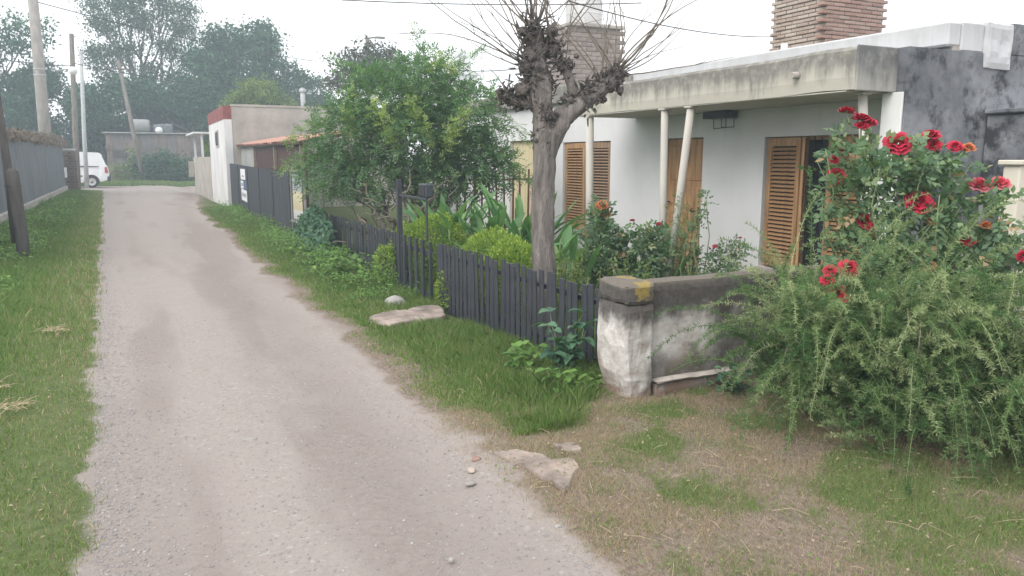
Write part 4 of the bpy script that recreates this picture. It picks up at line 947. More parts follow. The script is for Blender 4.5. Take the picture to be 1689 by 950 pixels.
# bright young sprays and upright shoots
def spray(path, n, spread, tint, ln=.13):
    P0 = np.array(path, float); t = rng.uniform(0, len(P0) - 1.001, n); i = t.astype(int); f = (t - i)[:, None]
    P = P0[i] * (1 - f) + P0[i + 1] * f; T = unit(P0[i + 1] - P0[i]); D = unit(T * .7 + rdir(n) * .7)
    return pinnate(P + rng.normal(0, spread, (n, 3)), D, unit(np.array([0, 0, 1.0]) + rng.normal(0, .4, (n, 3))), 7, ln, .055, .022, rng.normal(tint, .08, n))
for path, n, tt in [([(3.9, 12.2, 1.75), (3.75, 12.1, 2.1), (3.55, 12.15, 2.45)], 90, .92), ([(4.45, 12.0, 1.75), (4.25, 11.95, 2.15), (4.1, 12.0, 2.5)], 90, .9), ([(4.55, 11.9, 1.75), (4.75, 11.8, 2.1), (5.0, 11.8, 2.42)], 100, .93), ([(3.4, 12.6, 1.9), (3.2, 12.6, 2.3), (3.3, 12.7, 2.7)], 60, .8),
                    ([(4.65, 12.6, 3.0), (4.5, 12.6, 3.35), (4.42, 12.6, 3.72)], 60, .5), ([(4.9, 12.5, 2.9), (5.15, 12.4, 3.2), (5.45, 12.3, 3.42)], 60, .55), ([(4.5, 12.5, 3.0), (4.7, 12.4, 3.2), (4.95, 12.3, 3.1)], 60, .9), ([(3.2, 13.2, 2.3), (2.8, 13.2, 2.2), (2.4, 13.3, 1.95)], 70, .72), ([(3.0, 13.2, 1.6), (2.6, 13.3, 1.6), (2.3, 13.4, 1.45)], 60, .7),
                    ([(5.5, 12.0, 1.7), (5.85, 11.8, 1.55), (6.1, 11.7, 1.2)], 70, .6), ([(5.5, 12.1, 2.2), (5.9, 11.9, 2.15), (6.15, 11.8, 1.9)], 60, .65), ([(3.6, 13.0, 2.9), (3.4, 13.0, 3.1), (3.2, 13.1, 3.15)], 50, .55), ([(5.4, 12.2, 2.6), (5.8, 12.0, 2.7), (6.0, 11.9, 2.6)], 60, .6)]:
    parts.append(spray(path, n, .05, tt))
V, F_, T = cat(parts); np_obj('crown', V, F_, M['leaf_bush'], gtr, T)

# ------------------------------------------------------------------ pollarded tree
pt_ = thing('pollarded_tree', (3.42, 6.3, -.1), 'pollarded tree with knobbly heads and long bare shoots behind the near fence', 'tree')
def knotty(b, pts, rad, n=14, amp=.14, sub=5, seed=0):
    P = [Vector(p) for p in pts]; Q, rr = [], []
    for i in range(len(P) - 1):
        for k in range(sub):
            t = k / sub; Q.append(P[i].lerp(P[i + 1], t)); rr.append(rad[i] + (rad[i + 1] - rad[i]) * t)
    Q.append(P[-1]); rr.append(rad[-1]); i0 = len(b.v); b.tube(Q, rr, n)
    for i in range(i0, len(b.v)):
        j = (i - i0) // n
        if j >= len(Q): break
        v = Vector(b.v[i]); c = Q[j]; k = 1 + .16 * (float(fbm(v.x * 34 + seed, v.y * 34, v.z * 4.5, 3)) - .5) + amp * 2 * (float(fbm(v.x * 9 + seed, v.y * 9, v.z * 5, 3)) - .5) + amp * 1.2 * (float(vnoise(v.x * 22, v.y * 22, v.z * 9 + seed)) - .5)
        b.v[i] = tuple(c + (v - c) * k)
b = MB()
knotty(b, [(3.42, 6.28, -.2), (3.41, 6.28, .1), (3.41, 6.30, .6), (3.43, 6.36, 1.2), (3.47, 6.41, 1.62), (3.52, 6.43, 1.85)], [.15, .118, .108, .102, .108, .135], 40, .10, 14, 1)
knotty(b, [(3.50, 6.43, 1.74), (3.49, 6.48, 2.05), (3.47, 6.53, 2.32), (3.48, 6.58, 2.55), (3.50, 6.62, 2.72)], [.11, .095, .105, .085, .075], 28, .2, 9, 3)
knotty(b, [(3.53, 6.43, 1.78), (3.66, 6.41, 2.0), (3.82, 6.36, 2.12), (3.98, 6.30, 2.24), (4.14, 6.25, 2.36)], [.105, .10, .085, .075, .06], 28, .2, 9, 5)
knotty(b, [(3.50, 6.45, 2.05), (3.42, 6.52, 2.12), (3.32, 6.60, 2.13), (3.22, 6.66, 2.17)], [.045, .04, .04, .05], 10, .2, 4, 7)
knotty(b, [(3.80, 6.37, 2.10), (3.76, 6.42, 2.30), (3.70, 6.45, 2.45)], [.06, .055, .04], 10, .2, 4, 8)
b.build('trunk', M['bark'], pt_)
heads = [((3.44, 6.57, 2.42), .185), ((3.47, 6.62, 2.74), .15), ((3.52, 6.55, 2.28), .12), ((4.13, 6.25, 2.38), .095), ((3.21, 6.66, 2.19), .085), ((3.86, 6.34, 2.20), .10), ((3.70, 6.45, 2.46), .07), ((3.62, 6.5, 2.62), .07), ((4.02, 6.3, 2.3), .09), ((3.50, 6.40, 2.0), .085), ((3.45, 6.52, 2.15), .10), ((3.52, 6.60, 2.58), .10), ((3.95, 6.32, 2.22), .085), ((3.74, 6.40, 2.12), .085), ((3.30, 6.62, 2.14), .06), ((3.46, 6.46, 1.82), .075)]
b = MB(); hb = MB()
for k, (c, r) in enumerate(heads):
    for j in range(6):
        cc = Vector(c) + Vector((random.gauss(0, .45), random.gauss(0, .45), random.gauss(0, .55))) * r if j else Vector(c); rr = r * (random.uniform(.22, .45) if j else .62)
        bm = bmesh.new(); bmesh.ops.create_icosphere(bm, subdivisions=3, radius=1)
        for v in bm.verts:
            d = v.co.normalized(); q = 1 + 1.5 * (float(fbm(d.x * 2.6 + k * 7 + j, d.y * 2.6, d.z * 2.6, 4)) - .5); v.co = cc + Vector((d.x, d.y, d.z * random.uniform(.96, 1.04))) * rr * q
        bm.verts.index_update(); hb.add([tuple(v.co) for v in bm.verts], [tuple(v.index for v in f.verts) for f in bm.faces], True); bm.free()
    for d in rdir(150, .1):          # cut stubs and spurs bristling from each head
        d = Vector(d); cc = Vector(c) + Vector((random.gauss(0, .4), random.gauss(0, .4), random.gauss(0, .5))) * r; p = cc + d * r * .2; e = cc + d * r * random.uniform(.55, 1.05) + Vector((0, 0, random.uniform(0, .02)))
        b.tube([p, p.lerp(e, .6), e], [.010, .008, .004], 4)
hb.build('pollard_head', M['bark_knob'], pt_); b.build('spurs', M['bark_knob'], pt_)['kind'] = 'stuff'
b = MB(); rt_ = Vector((.898, -.44, 0)); fw_ = Vector((.44, .898, 0))
def whip(c, lat, dep, up, L, r0=.0075):
    d = (rt_ * lat + fw_ * dep + Vector((0, 0, up))).normalized(); c = Vector(c); pts = [c]; p = c.copy()
    turn = Vector((random.gauss(0, .05), random.gauss(0, .05), random.uniform(.0, .10) if up < .8 else random.uniform(-.03, .03))); N = 12
    for i in range(N):
        d = (d + turn + Vector((random.gauss(0, .06), random.gauss(0, .06), random.gauss(0, .05)))).normalized(); p = p + d * L / N; pts.append(p.copy())
    b.tube(pts, [r0 * (1 - .72 * i / N) for i in range(N + 1)], 5)
    for _ in range(random.choice([0, 0, 1, 1, 2])):
        j = random.randint(4, 9); q = pts[j]; dd = ((pts[j + 1] - q).normalized() + Vector((random.gauss(0, .35), random.gauss(0, .35), random.uniform(0, .4)))).normalized(); l2 = L * random.uniform(.15, .35)
        b.tube([q, q + dd * l2 * .5, q + dd * l2 + Vector((0, 0, .04))], [r0 * .45, r0 * .35, r0 * .15], 4)
for (c, r), n, cen in [(heads[0], 12, -.75), (heads[1], 16, -.15), (heads[3], 15, .55), (heads[6], 5, .15), (heads[7], 5, .1), (heads[8], 5, .35)]:
    for _ in range(n):
        lat = cen + random.gauss(0, .55); whip(Vector(c) + Vector((0, 0, r * .3)), lat, random.gauss(0, .45), random.uniform(.55, 1.3), random.uniform(.7, 1.7), random.uniform(.005, .0105))
for c, lat, up, L in [(heads[3][0], 1.3, .12, 1.1), (heads[3][0], 1.1, .7, 1.5), (heads[0][0], -1.0, .9, 1.5), (heads[3][0], 1.3, .45, .9), (heads[3][0], 1.0, .5, 1.1), (heads[0][0], -1.3, .35, .9), (heads[0][0], -1.3, .55, 1.0), (heads[0][0], -.9, .7, 1.2), (heads[1][0], -1.0, .5, .9), (heads[4][0], -.2, 1, .35)]: whip(c, lat, random.gauss(0, .2), up, L, .0075)
b.build('shoots', M['twig'], pt_)

# ------------------------------------------------------------------ clipped shrubs
def shrub(label, blobs, n, leaf, mm, base, group, name='clipped_shrub'):
    t = thing(name, base, label, 'shrub', group); b = MB(); parts = []
    for k, (c, r) in enumerate(blobs):
        for _ in range(5):
            e = Vector(c) + Vector((random.uniform(-.7, .7) * r[0], random.uniform(-.7, .7) * r[1], random.uniform(-.2, .7) * r[2])); b.tube(limb_path((base[0] + random.uniform(-.08, .08), base[1] + random.uniform(-.1, .1), -.2), e, 4, .08), [.014, .012, .01, .007, .004], 5)
        m_ = int(n * r[0] * r[1] / sum(q[0] * q[1] for _, q in blobs)); P, d = blob_points(c, r, m_, .72, .16, k)
        D = unit(d + rdir(m_) * .8 + np.array([0, 0, .3])); U = unit(d * .4 + rdir(m_))
        parts.append(leafq(P, D, U, leaf * rng.uniform(.7, 1.3, m_), leaf * .5, rng.normal(.48, .2, m_) + .5 * (fbm(P[:, 0] * 6, P[:, 1] * 6, P[:, 2] * 6, 2) - .5)))
    b.build('stems', M['bark'], t); V, F_, T = cat(parts); np_obj('foliage', V, F_, M[mm], t, T); return t
shrub('round lime green shrub beside the tall gate post', [((3.62, 9.75, .42), (.46, .62, .46)), ((3.3, 10.0, .35), (.22, .3, .42)), ((3.0, 10.02, .15), (.12, .28, .34))], 11000, .042, 'leaf_hedge', (3.6, 9.75, -.1), 'clipped shrubs behind the fence')
shrub('long lime green shrub behind the near picket fence', [((3.55, 7.75, .42), (.36, .55, .43)), ((3.55, 7.2, .38), (.34, .5, .42)), ((3.18, 8.12, .1), (.14, .25, .3))], 13000, .038, 'leaf_hedge', (3.55, 7.5, -.1), 'clipped shrubs behind the fence')

# ------------------------------------------------------------------ broad leaved garden plants
def bigleaf(base, d, L, W, bend, roll=0.0, seg=6):
    base, d = Vector(base), Vector(d).normalized(); s = d.cross(Vector((0, 0, 1)));
    s = s.normalized() if s.length > .05 else Vector((1, 0, 0)); s = Quaternion(d, roll) @ s; V, p, dd = [], base, d.copy()
    for i in range(seg + 1):
        t = i / seg; w = W * math.sin(math.pi * min(1, .12 + t * .88)) ** .8 * (1 - .15 * t) if i < seg else .002
        if t < .15: w = W * .25
        n = s.cross(dd); V += [p - s * w / 2 + n * w * .16, p, p + s * w / 2 + n * w * .16]
        p = p + dd * L / seg; dd = (dd + Vector((0, 0, -bend / seg))).normalized()
    F_ = []
    for i in range(seg):
        a = i * 3; F_ += [(a, a + 1, a + 4, a + 3), (a + 1, a + 2, a + 5, a + 4)]
    return np.array([tuple(v) for v in V]), np.array(F_)
def broad_plant(label, base, n, h, L, W, upb=1.0, mm='leaf_broad', name='canna_plant', group='broad leaved garden plants', spread=.25, bend=.7):
    t = thing(name, base, label, 'plant', group); parts = []; b = MB()
    for i in range(n):
        a = random.uniform(0, 2 * math.pi); rr = random.uniform(0, spread + .008 * n * (n > 20)); p0 = Vector(base) + Vector((math.cos(a) * rr, math.sin(a) * rr, 0)); zt = h * random.uniform(.25, .75)
        p1 = p0 + Vector((math.cos(a) * .05, math.sin(a) * .05, zt)); b.tube([p0 - Vector((0, 0, .1)), p0.lerp(p1, .5), p1], [.012, .011, .009], 6)
        V, F_ = bigleaf(p1, (math.cos(a) * random.uniform(.25, .8), math.sin(a) * random.uniform(.25, .8), upb * random.uniform(.6, 1.2)), L * random.uniform(.7, 1.2), W * random.uniform(.75, 1.2), bend * random.uniform(.4, 1.5), random.uniform(-.5, .5))
        parts.append((V, F_, np.clip(np.full(len(V), random.gauss(.42, .2)), 0, 1)))
    b.build('stems', M['stem_green'], t); V, F_, T = cat(parts); np_obj('leaves', V, F_, M[mm], t, T, smooth=True); return t
for lab, p, n, h, L, W in [('tall canna clump right behind the meter box', (3.95, 10.1, -.1), 44, 1.15, .5, .11), ('tall canna clump in the middle behind the long shrub', (4.25, 9.4, -.1), 48, 1.15, .5, .11), ('tall canna clump next to the bare tree trunk', (4.75, 9.3, -.1), 46, 1.25, .55, .12), ('short canna clump at the left foot of the bare tree trunk', (4.05, 8.0, -.1), 26, .85, .42, .11),
                           ('canna clump just right of the bare tree trunk', (4.55, 8.0, -.1), 26, .95, .45, .12), ('glossy broad leaved plant below the far shuttered window', (5.2, 7.9, -.1), 18, .8, .36, .19), ('glossy broad leaved plant before the porch columns', (5.6, 7.5, -.1), 14, .7, .3, .16)]:
    broad_plant(lab, p, n, h, L, W)

# ------------------------------------------------------------------ roses
def rose_flower_mesh(mm, rr=.05, seed=0):
    r_ = random.Random(seed); parts = []
    for ring, (npet, rad, tilt, size, zo) in enumerate([(3, .10, 12, .42, .30), (4, .22, 22, .55, .24), (5, .36, 38, .68, .16), (6, .50, 58, .80, .06), (7, .58, 78, .85, -.04)]):
        for k in range(npet):
            a = 2 * math.pi * (k + r_.random() * .35) / npet + ring * .6; t = R(tilt + r_.uniform(-6, 6)); s = size * r_.uniform(.9, 1.1)
            out = Vector((math.cos(a), math.sin(a), 0)); tan = Vector((-math.sin(a), math.cos(a), 0)); upv = (Vector((0, 0, 1)) * math.cos(t) + out * math.sin(t))
            p0 = out * rad * .45 + Vector((0, 0, zo - .25)); nrm = tan.cross(upv); V = []
            for i in range(4):
                v_ = i / 3
                for j in range(4):
                    u = j / 3 * 2 - 1; w = s * (.25 + .62 * math.sin(math.pi * (.15 + .6 * v_))) * .62
                    V.append(p0 + upv * s * v_ * (1 - .12 * u * u) + tan * u * w - nrm * -(u * u) * w * .45 + out * (.13 * v_ ** 3) * (1 if tilt > 30 else -.3))
            F_ = [(i * 4 + j, i * 4 + j + 1, (i + 1) * 4 + j + 1, (i + 1) * 4 + j) for i in range(3) for j in range(3)]
            parts.append((np.array([tuple(v) for v in V]) * rr, np.array(F_), np.full(16, min(1, max(0, .25 + ring * .12 + r_.uniform(-.1, .1))))))
    V, F_, T = cat(parts); me = np_mesh('rose_flower', V, F_, T, True); me.materials.append(M[mm]); return me
RM = {'red': [rose_flower_mesh('rose_red', 1, s) for s in (1, 2, 3)], 'pink': [rose_flower_mesh('rose_pink', 1, 4)], 'orange': [rose_flower_mesh('rose_orange', 1, 5)]}
def rose_bush(label, base, blobs, nspray, flowers, stems, leaf=.05, name='rose_bush', group=None, extra=()):
    t = thing(name, base, label, 'rose bush', group); b = MB(); parts = []
    for (c, r) in blobs:
        for _ in range(stems):
            e = Vector(c) + Vector((random.uniform(-1, 1) * r[0], random.uniform(-1, 1) * r[1], random.uniform(-.2, .9) * r[2])); b.tube(limb_path((base[0] + random.uniform(-.3, .3), base[1] + random.uniform(-.15, .15), -.1), e, 6, .06), [.012, .011, .009, .008, .006, .005, .003], 6)
        n = int(nspray * r[0] * r[2] / sum(q[0] * q[2] for _, q in blobs)); P, d = blob_points(c, r, n, .2, .6, int(c[0] * 10))
        D = unit(d * .5 + rdir(n) * .8 + np.array([0, 0, .1])); U = unit(np.array([0, 0, .8]) + rng.normal(0, .45, (n, 3)) + np.array([-.2, -.45, 0]))
        parts.append(pinnate(P, D, U, 5, rng.uniform(.07, .13, n), leaf * 1.0, leaf * .68, np.clip(rng.normal(.45, .17, n), 0, .84) + (rng.random(n) < .04) * .5))
    for (p, s, kind, tilt) in flowers:
        p = Vector(p); c = min(blobs, key=lambda q: (Vector(q[0]) - p).length)[0]; st = Vector(c).lerp(p, .35); b.tube([st, st.lerp(p, .6) + Vector((0, 0, -.03)), p - Vector((0, 0, .25 * s))], [.006, .005, .004], 5)
        parts.append(leafq(np.repeat(np.array([tuple(p - Vector((0, 0, .3 * s)))]), 6, 0), unit(rdir(6) * [1, 1, .2] + np.array([0, 0, -.2])), np.tile([0, 0, 1.0], (6, 1)), s * 1.1, s * .4, np.full(6, .5)))
    b.build('stems', M['stem_green'], t); V, F_, T = cat(parts); np_obj('foliage', V, F_, M['leaf_rose'], t, T)
    for i, (p, s, kind, tilt) in enumerate(flowers):
        q = Vector((-.45 * tilt + random.uniform(-.25, .25), -.55 * tilt + random.uniform(-.25, .25), 1)).to_track_quat('Z', 'Y').to_euler()
        o = piece('rose_flower', RM[kind][i % len(RM[kind])], t, Vector(p) - t.location, q, (s * 1.3, s * 1.3, s * 1.2))
    return t
FL = [((4.43, 3.85, 1.95), .036, 'red', .2), ((4.52, 3.80, 1.90), .044, 'red', .3), ((4.57, 3.78, 1.87), .036, 'red', .5), ((4.50, 3.78, 1.85), .030, 'red', .8), ((4.72, 3.66, 1.73), .062, 'red', 1.6), ((4.86, 3.62, 1.73), .026, 'orange', .6), ((4.97, 3.60, 1.79), .042, 'red', .7), ((4.98, 3.58, 1.72), .038, 'red', 1.0), ((5.09, 3.50, 1.71), .036, 'red', .6), ((5.17, 3.46, 1.70), .034, 'orange', .5),
      ((4.35, 3.86, 1.62), .024, 'red', 1.3), ((4.37, 3.84, 1.51), .042, 'red', 1.6), ((4.80, 3.52, 1.34), .062, 'red', 1.8), ((4.50, 3.68, 1.20), .042, 'red', 1.4), ((4.47, 3.70, 1.01), .028, 'red', 1.2), ((3.99, 3.37, .95), .042, 'red', 1.4), ((3.86, 3.40, .94), .028, 'red', 1.2), ((3.80, 3.36, .89), .031, 'red', 1.0), ((3.76, 3.25, .82), .045, 'red', 1.7),
      ((5.28, 3.42, 1.45), .050, 'pink', .8), ((5.40, 3.36, 1.46), .048, 'pink', .6), ((5.13, 3.38, 1.08), .038, 'red', 1.3), ((5.45, 3.18, .97), .036, 'red', 1.0), ((4.86, 3.45, .90), .034, 'orange', 1.4), ((5.2, 3.3, 1.18), .028, 'orange', .8), ((4.9, 3.5, 1.2), .022, 'orange', 1)]
rose_bush('tall climbing rose bush with many red blooms above the feathery asparagus', (4.85, 3.75, 0),
          [((4.52, 3.80, 1.62), (.26, .22, .20)), ((4.50, 3.78, 1.35), (.26, .22, .28)), ((4.80, 3.66, 1.58), (.26, .22, .16)), ((5.02, 3.58, 1.52), (.24, .22, .17)), ((4.95, 3.58, 1.20), (.28, .22, .26)), ((4.62, 3.70, 1.02), (.30, .22, .22)), ((5.30, 3.42, 1.24), (.22, .2, .20)), ((5.25, 3.42, .95), (.34, .22, .24)), ((4.90, 3.55, .80), (.45, .22, .25)), ((5.6, 3.3, .85), (.3, .2, .22)), ((4.40, 3.80, .75), (.25, .2, .2))],
          1300, FL, 6, .056)
GR = 'rose bushes in the front garden'
rose_bush('garden rose with faded orange bloom below the shuttered far window', (4.9, 7.6, -.1), [((4.9, 7.6, .55), (.24, .22, .36)), ((4.88, 7.65, .95), (.12, .12, .18))], 330, [((4.87, 7.6, 1.10), .055, 'orange', .5), ((4.93, 7.58, 1.0), .04, 'orange', .9)], 4, .06, group=GR)
rose_bush('leafy garden rose with small dark buds before the white porch columns', (5.35, 7.4, -.1), [((5.3, 7.4, .5), (.32, .25, .34)), ((5.45, 7.35, .72), (.16, .14, .16))], 300, [((5.2, 7.45, .92), .022, 'red', .4), ((5.48, 7.32, .88), .02, 'red', .4)], 4, .06, group=GR)
rose_bush('thin garden rose in front of the white wall beside the door', (6.15, 6.95, -.1), [((6.1, 6.95, .35), (.22, .2, .28)), ((6.28, 6.9, .55), (.12, .1, .16))], 150, [((6.05, 7.0, .62), .022, 'pink', .4), ((6.32, 6.88, .72), .016, 'orange', .4)], 4, .05, group=GR)
rose_bush('spindly tall rose shoot in front of the wooden front door', (5.85, 7.2, -.1), [((5.85, 7.2, .5), (.12, .1, .45)), ((5.95, 7.15, 1.05), (.06, .06, .25))], 120, [((5.86, 7.2, 1.05), .018, 'orange', .4)], 5, .045, group=GR)

def wispy(label, base, n, h, spread, mm, tint=.7):
    t = thing('wispy_plant', base, label, 'plant', 'wispy garden plants'); b = MB(); parts = []
    for _ in range(n):
        a = random.uniform(0, 6.28); e = Vector(base) + Vector((math.cos(a) * random.uniform(0, spread), math.sin(a) * random.uniform(0, spread), h * random.uniform(.5, 1))); p = limb_path(base, e, 6, .04); b.tube(p, [.005, .0045, .004, .0035, .003, .002, .001], 5)
        P = np.array([tuple(q) for q in p[1:]]); P = np.repeat(P, 7, 0) + rng.normal(0, .03, (len(P) * 7, 3)); m_ = len(P); parts.append(leafq(P, rdir(m_, .2), rdir(m_, .5), .045, .014, rng.normal(tint, .15, m_)))
    b.build('stems', M['stem_green'], t); V, F_, T = cat(parts); np_obj('foliage', V, F_, M[mm], t, T)
wispy('wispy yellowish plant in front of the wooden front door', (5.75, 7.3, -.1), 16, 1.35, .22, 'leaf_lime', .5)
wispy('wispy weed growing up behind the mildewed wall', (4.3, 4.56, .35), 14, .35, .3, 'leaf_lime', .3)
wispy('yellowing flower stalks around the foot of the bare tree', (4.1, 7.1, -.1), 18, .75, .35, 'leaf_lime', .9)
wispy('yellowing stalks between the tree trunk and the mildewed wall', (4.4, 6.4, -.1), 18, .75, .4, 'leaf_lime', .7)

# ------------------------------------------------------------------ feathery asparagus shrub
asp = thing('asparagus_shrub', (4.2, 3.3, 0), 'large feathery asparagus shrub arching over the dry ground before the wall', 'shrub')
SV, SF, ST, so = [], [], [], 0
parts = []
def frond(p0, az, L, rise, droop, tint, stem_t, dens=1.0, w0=.0045, nl=.035, thick=1.0):
    global so
    n = 16; d = np.array([math.cos(az) * (1 - rise), math.sin(az) * (1 - rise), rise + .15]); d /= np.linalg.norm(d); p = np.array(p0, float); P = [p.copy()]
    for i in range(n):
        d = d + np.array([rng.normal(0, .05), rng.normal(0, .05), -droop / n * (0.4 + 1.6 * i / n)]); d /= np.linalg.norm(d); p = p + d * L / n
        if p[2] < .02: p[2] = .02 + rng.uniform(0, .01); d[2] = max(d[2], 0)
        P.append(p.copy())
    P = np.array(P); T_ = unit(np.gradient(P, axis=0)); S = unit(np.cross(T_, [0, 0, 1.0]) + 1e-6); N = np.cross(S, T_)
    w = np.linspace(w0, w0 * .3, n + 1)[:, None]
    ring = np.stack([P + S * w, P - S * w * .5 + N * w * .87, P - S * w * .5 - N * w * .87], 1).reshape(-1, 3)
    f = []
    for i in range(n):
        for k in range(3): f.append((so + i * 3 + k, so + i * 3 + (k + 1) % 3, so + (i + 1) * 3 + (k + 1) % 3, so + (i + 1) * 3 + k))
    SV.append(ring); SF.append(np.array(f)); ST.append(np.full(len(ring), stem_t)); so += len(ring)
    m_ = int(L * 330 * dens); t = rng.uniform(.10, 1, m_) * n; i = np.minimum(t.astype(int), n - 1); fr = (t - i)[:, None]
    B = P[i] * (1 - fr) + P[i + 1] * fr; a = rng.uniform(0, 2 * math.pi, m_)[:, None]
    D = unit(S[i] * np.cos(a) + N[i] * np.sin(a) + T_[i] * .45); ln = nl * rng.uniform(.5, 1.35, m_) * np.clip(1.35 - t / n * .7, .4, 1.2)
    parts.append(leafq(B, D, rdir(m_), ln, .0042 * thick, rng.normal(tint, .12, m_), .05))
for k in range(330):
    cx = rng.uniform(0, 1); c0 = np.array([3.74 + 1.0 * cx + rng.normal(0, .10), 3.60 - 1.38 * cx + rng.normal(0, .15), rng.uniform(.02, .25)])
    az = rng.normal(-1.95, .95) if rng.random() < .75 else rng.uniform(-math.pi, math.pi)
    frond(c0, az, rng.uniform(.6, 1.35), rng.uniform(.4, .9), rng.uniform(1.0, 2.9), rng.choice([.12, .35, .55, .75], p=[.2, .3, .28, .22]), rng.uniform(.1, .5), 1.15, thick=1.1)
for k in range(120):      # dense inner growth
    cx = rng.uniform(0, 1); c0 = np.array([3.58 + 1.1 * cx, 3.45 - 1.38 * cx + rng.normal(0, .2), rng.uniform(.05, .5)])
    frond(c0, rng.uniform(-math.pi, math.pi), rng.uniform(.35, .7), rng.uniform(.3, .9), rng.uniform(.5, 2.2), rng.choice([.08, .25, .4]), .1, 1.8, thick=1.5)
for k in range(95):       # pale long outer fronds
    cx = rng.uniform(-.05, 1); c0 = np.array([3.68 + 1.0 * cx, 3.55 - 1.38 * cx + rng.normal(0, .15), rng.uniform(.2, .5)])
    frond(c0, rng.normal(-2.1, .8), rng.uniform(.6, 1.25), rng.uniform(.4, .95), rng.uniform(1.0, 2.9), rng.uniform(.62, .92), rng.uniform(.4, .9), 1.0, .0036, .032)
for k in range(46):       # fan of pale fronds over the mildewed wall
    c0 = np.array([3.98 + rng.uniform(-.1, .5), 3.72 + rng.normal(0, .1), rng.uniform(.3, .55)])
    frond(c0, rng.uniform(1.8, 4.0), rng.uniform(.35, .75), rng.uniform(.3, .85), rng.uniform(.3, 1.4), rng.uniform(.6, .9), rng.uniform(.5, .9), 1.3, .0038, .032)
for k in range(560):      # short fuzzy side fronds filling the mass
    cx = rng.uniform(0, 1); hh = rng.uniform(0, 1); c0 = np.array([3.50 + 1.15 * cx + rng.normal(0, .12), 3.42 - 1.40 * cx + rng.normal(0, .18) - .30 * (1 - hh), .06 + .74 * hh])
    frond(c0, rng.normal(-2.0, 1.2), rng.uniform(.18, .42), rng.uniform(.0, .7), rng.uniform(.4, 2.0), rng.choice([.08, .3, .5, .7, .9], p=[.22, .22, .22, .20, .14]), .4, 1.5, .003, .030, 1.15)
b = MB()
for _ in range(42):
    cx = random.random(); p = Vector((3.72 + 1.0 * cx, 3.55 - 1.38 * cx + random.gauss(0, .12), 0)); e = p + Vector((random.gauss(-.12, .25), random.gauss(-.25, .25), random.uniform(.35, .95)))
    b.tube(limb_path(p, e, 5, .09), [.007, .006, .005, .004, .003, .002], 5)
b.build('dead_stems', M['dead_twig'], asp)
np_obj('stems', np.concatenate(SV), np.concatenate(SF), M['asp_stem'], asp, np.clip(np.concatenate(ST), 0, 1))
V, F_, T = cat(parts); np_obj('foliage', V, F_, M['leaf_asp'], asp, T)

# ------------------------------------------------------------------ vines and weeds
def leaf_mass(name, label, cat_, base, P, leaf, mm, U0=(0, 0, 1), stems=None, group=None, tint=.45, kind=None):
    n = len(P); D = unit(rdir(n) + np.array([0, 0, -.4])); U = unit(np.array(U0, float) + rng.normal(0, .45, (n, 3)))
    V, F_, T = leafq(P, D, U, leaf * rng.uniform(.6, 1.3, n), leaf * .75 * rng.uniform(.7, 1.2, n), rng.normal(tint, .2, n))
    t = thing(name, base, label, cat_, group)
    if stems:
        b = MB()
        for s in stems: b.tube(s, [.008] * len(s), 5)
        b.build('stems', M['stem_green'], t)
    np_obj('leaves', V, F_, M[mm], t, T); return t
n = 1500; yy = rng.uniform(12.6, 15.2, n); zz = rng.uniform(-.1, 1, n) * (.85 - .28 * np.abs(yy - 13.8)); P = np.stack([2.98 - .14 * rng.random(n) - .18 * (1 - np.clip(zz, 0, 1)) * rng.random(n), yy, zz], 1)
leaf_mass('fence_vine', 'dark ivy vine spilling over the farther picket fence', 'vine', (3.0, 13.8, -.1), P, .085, 'leaf_ivy', (-1, -.4, .6), [limb_path((2.95, 13.8 + random.uniform(-.2, .2), -.1), (2.97, 13.8 + random.uniform(-1, 1), .7), 5, .06) for _ in range(7)])
n = 5200; yy = 13 + 31 * rng.random(n) ** .8; am = fbm(yy * .5, 3, 1, 3); P = np.stack([-2.9 + rng.normal(0, .14, n), yy, 2.27 + (rng.random(n) ** 1.3) * (.12 + .5 * am * sstep(20, 38, yy)) - .25 * rng.random(n) * am], 1)
leaf_mass('fence_creeper', 'dry brownish creeper tangled along the top of the left sheet fence', 'vine', (-2.9, 30, 2), P, .11, 'dry_vine', (1, -.6, .8), [limb_path((-2.88, 14 + i * 1.6, 2.25), (-2.88, 15.8 + i * 1.6, 2.35 + random.uniform(0, .15)), 5, .05) for i in range(18)])
def weed(label, base, n, h, leaf, mm='leaf_weed', group='broad leaved weeds in the verge', spread=.2):
    t = thing('broadleaf_weed', base, label, 'weed', group); b = MB(); parts = []
    for _ in range(n):
        a = random.uniform(0, 6.28); rr = random.uniform(.02, spread); e = Vector(base) + Vector((math.cos(a) * rr, math.sin(a) * rr, h * random.uniform(.35, 1))); p = limb_path((base[0], base[1], base[2] - .03), e, 4, .06); b.tube(p, [.005, .004, .004, .003, .002], 5)
        for q in p[1:]:
            for _k in range(2):
                V, F_ = bigleaf(q, (random.uniform(-1, 1) - .2, random.uniform(-1, 1) - .2, random.uniform(-.05, .5)), leaf * random.uniform(.6, 1.25), leaf * random.uniform(.45, .75), 1.0, random.uniform(-.4, .4), 4)
                parts.append((V, F_, np.full(len(V), min(1, max(0, random.gauss(.45, .2))))))
    b.build('stems', M['stem_green'], t); V, F_, T = cat(parts); np_obj('leaves', V, F_, M[mm], t, T, smooth=True)
Z = lambda x, y: float(gz(x, y))
weed('tall broad leaved weed in front of the last pickets by the pier', (2.82, 4.88, Z(2.82, 4.88)), 17, .50, .12, 'leaf_ivy', spread=.22)
weed('low broad leaved weed at the left foot of the pier', (2.62, 4.55, Z(2.62, 4.55)), 14, .18, .07, spread=.25)
weed('small weed sprawling in the grass before the near fence', (2.55, 5.15, Z(2.55, 5.15)), 12, .26, .09, spread=.22)
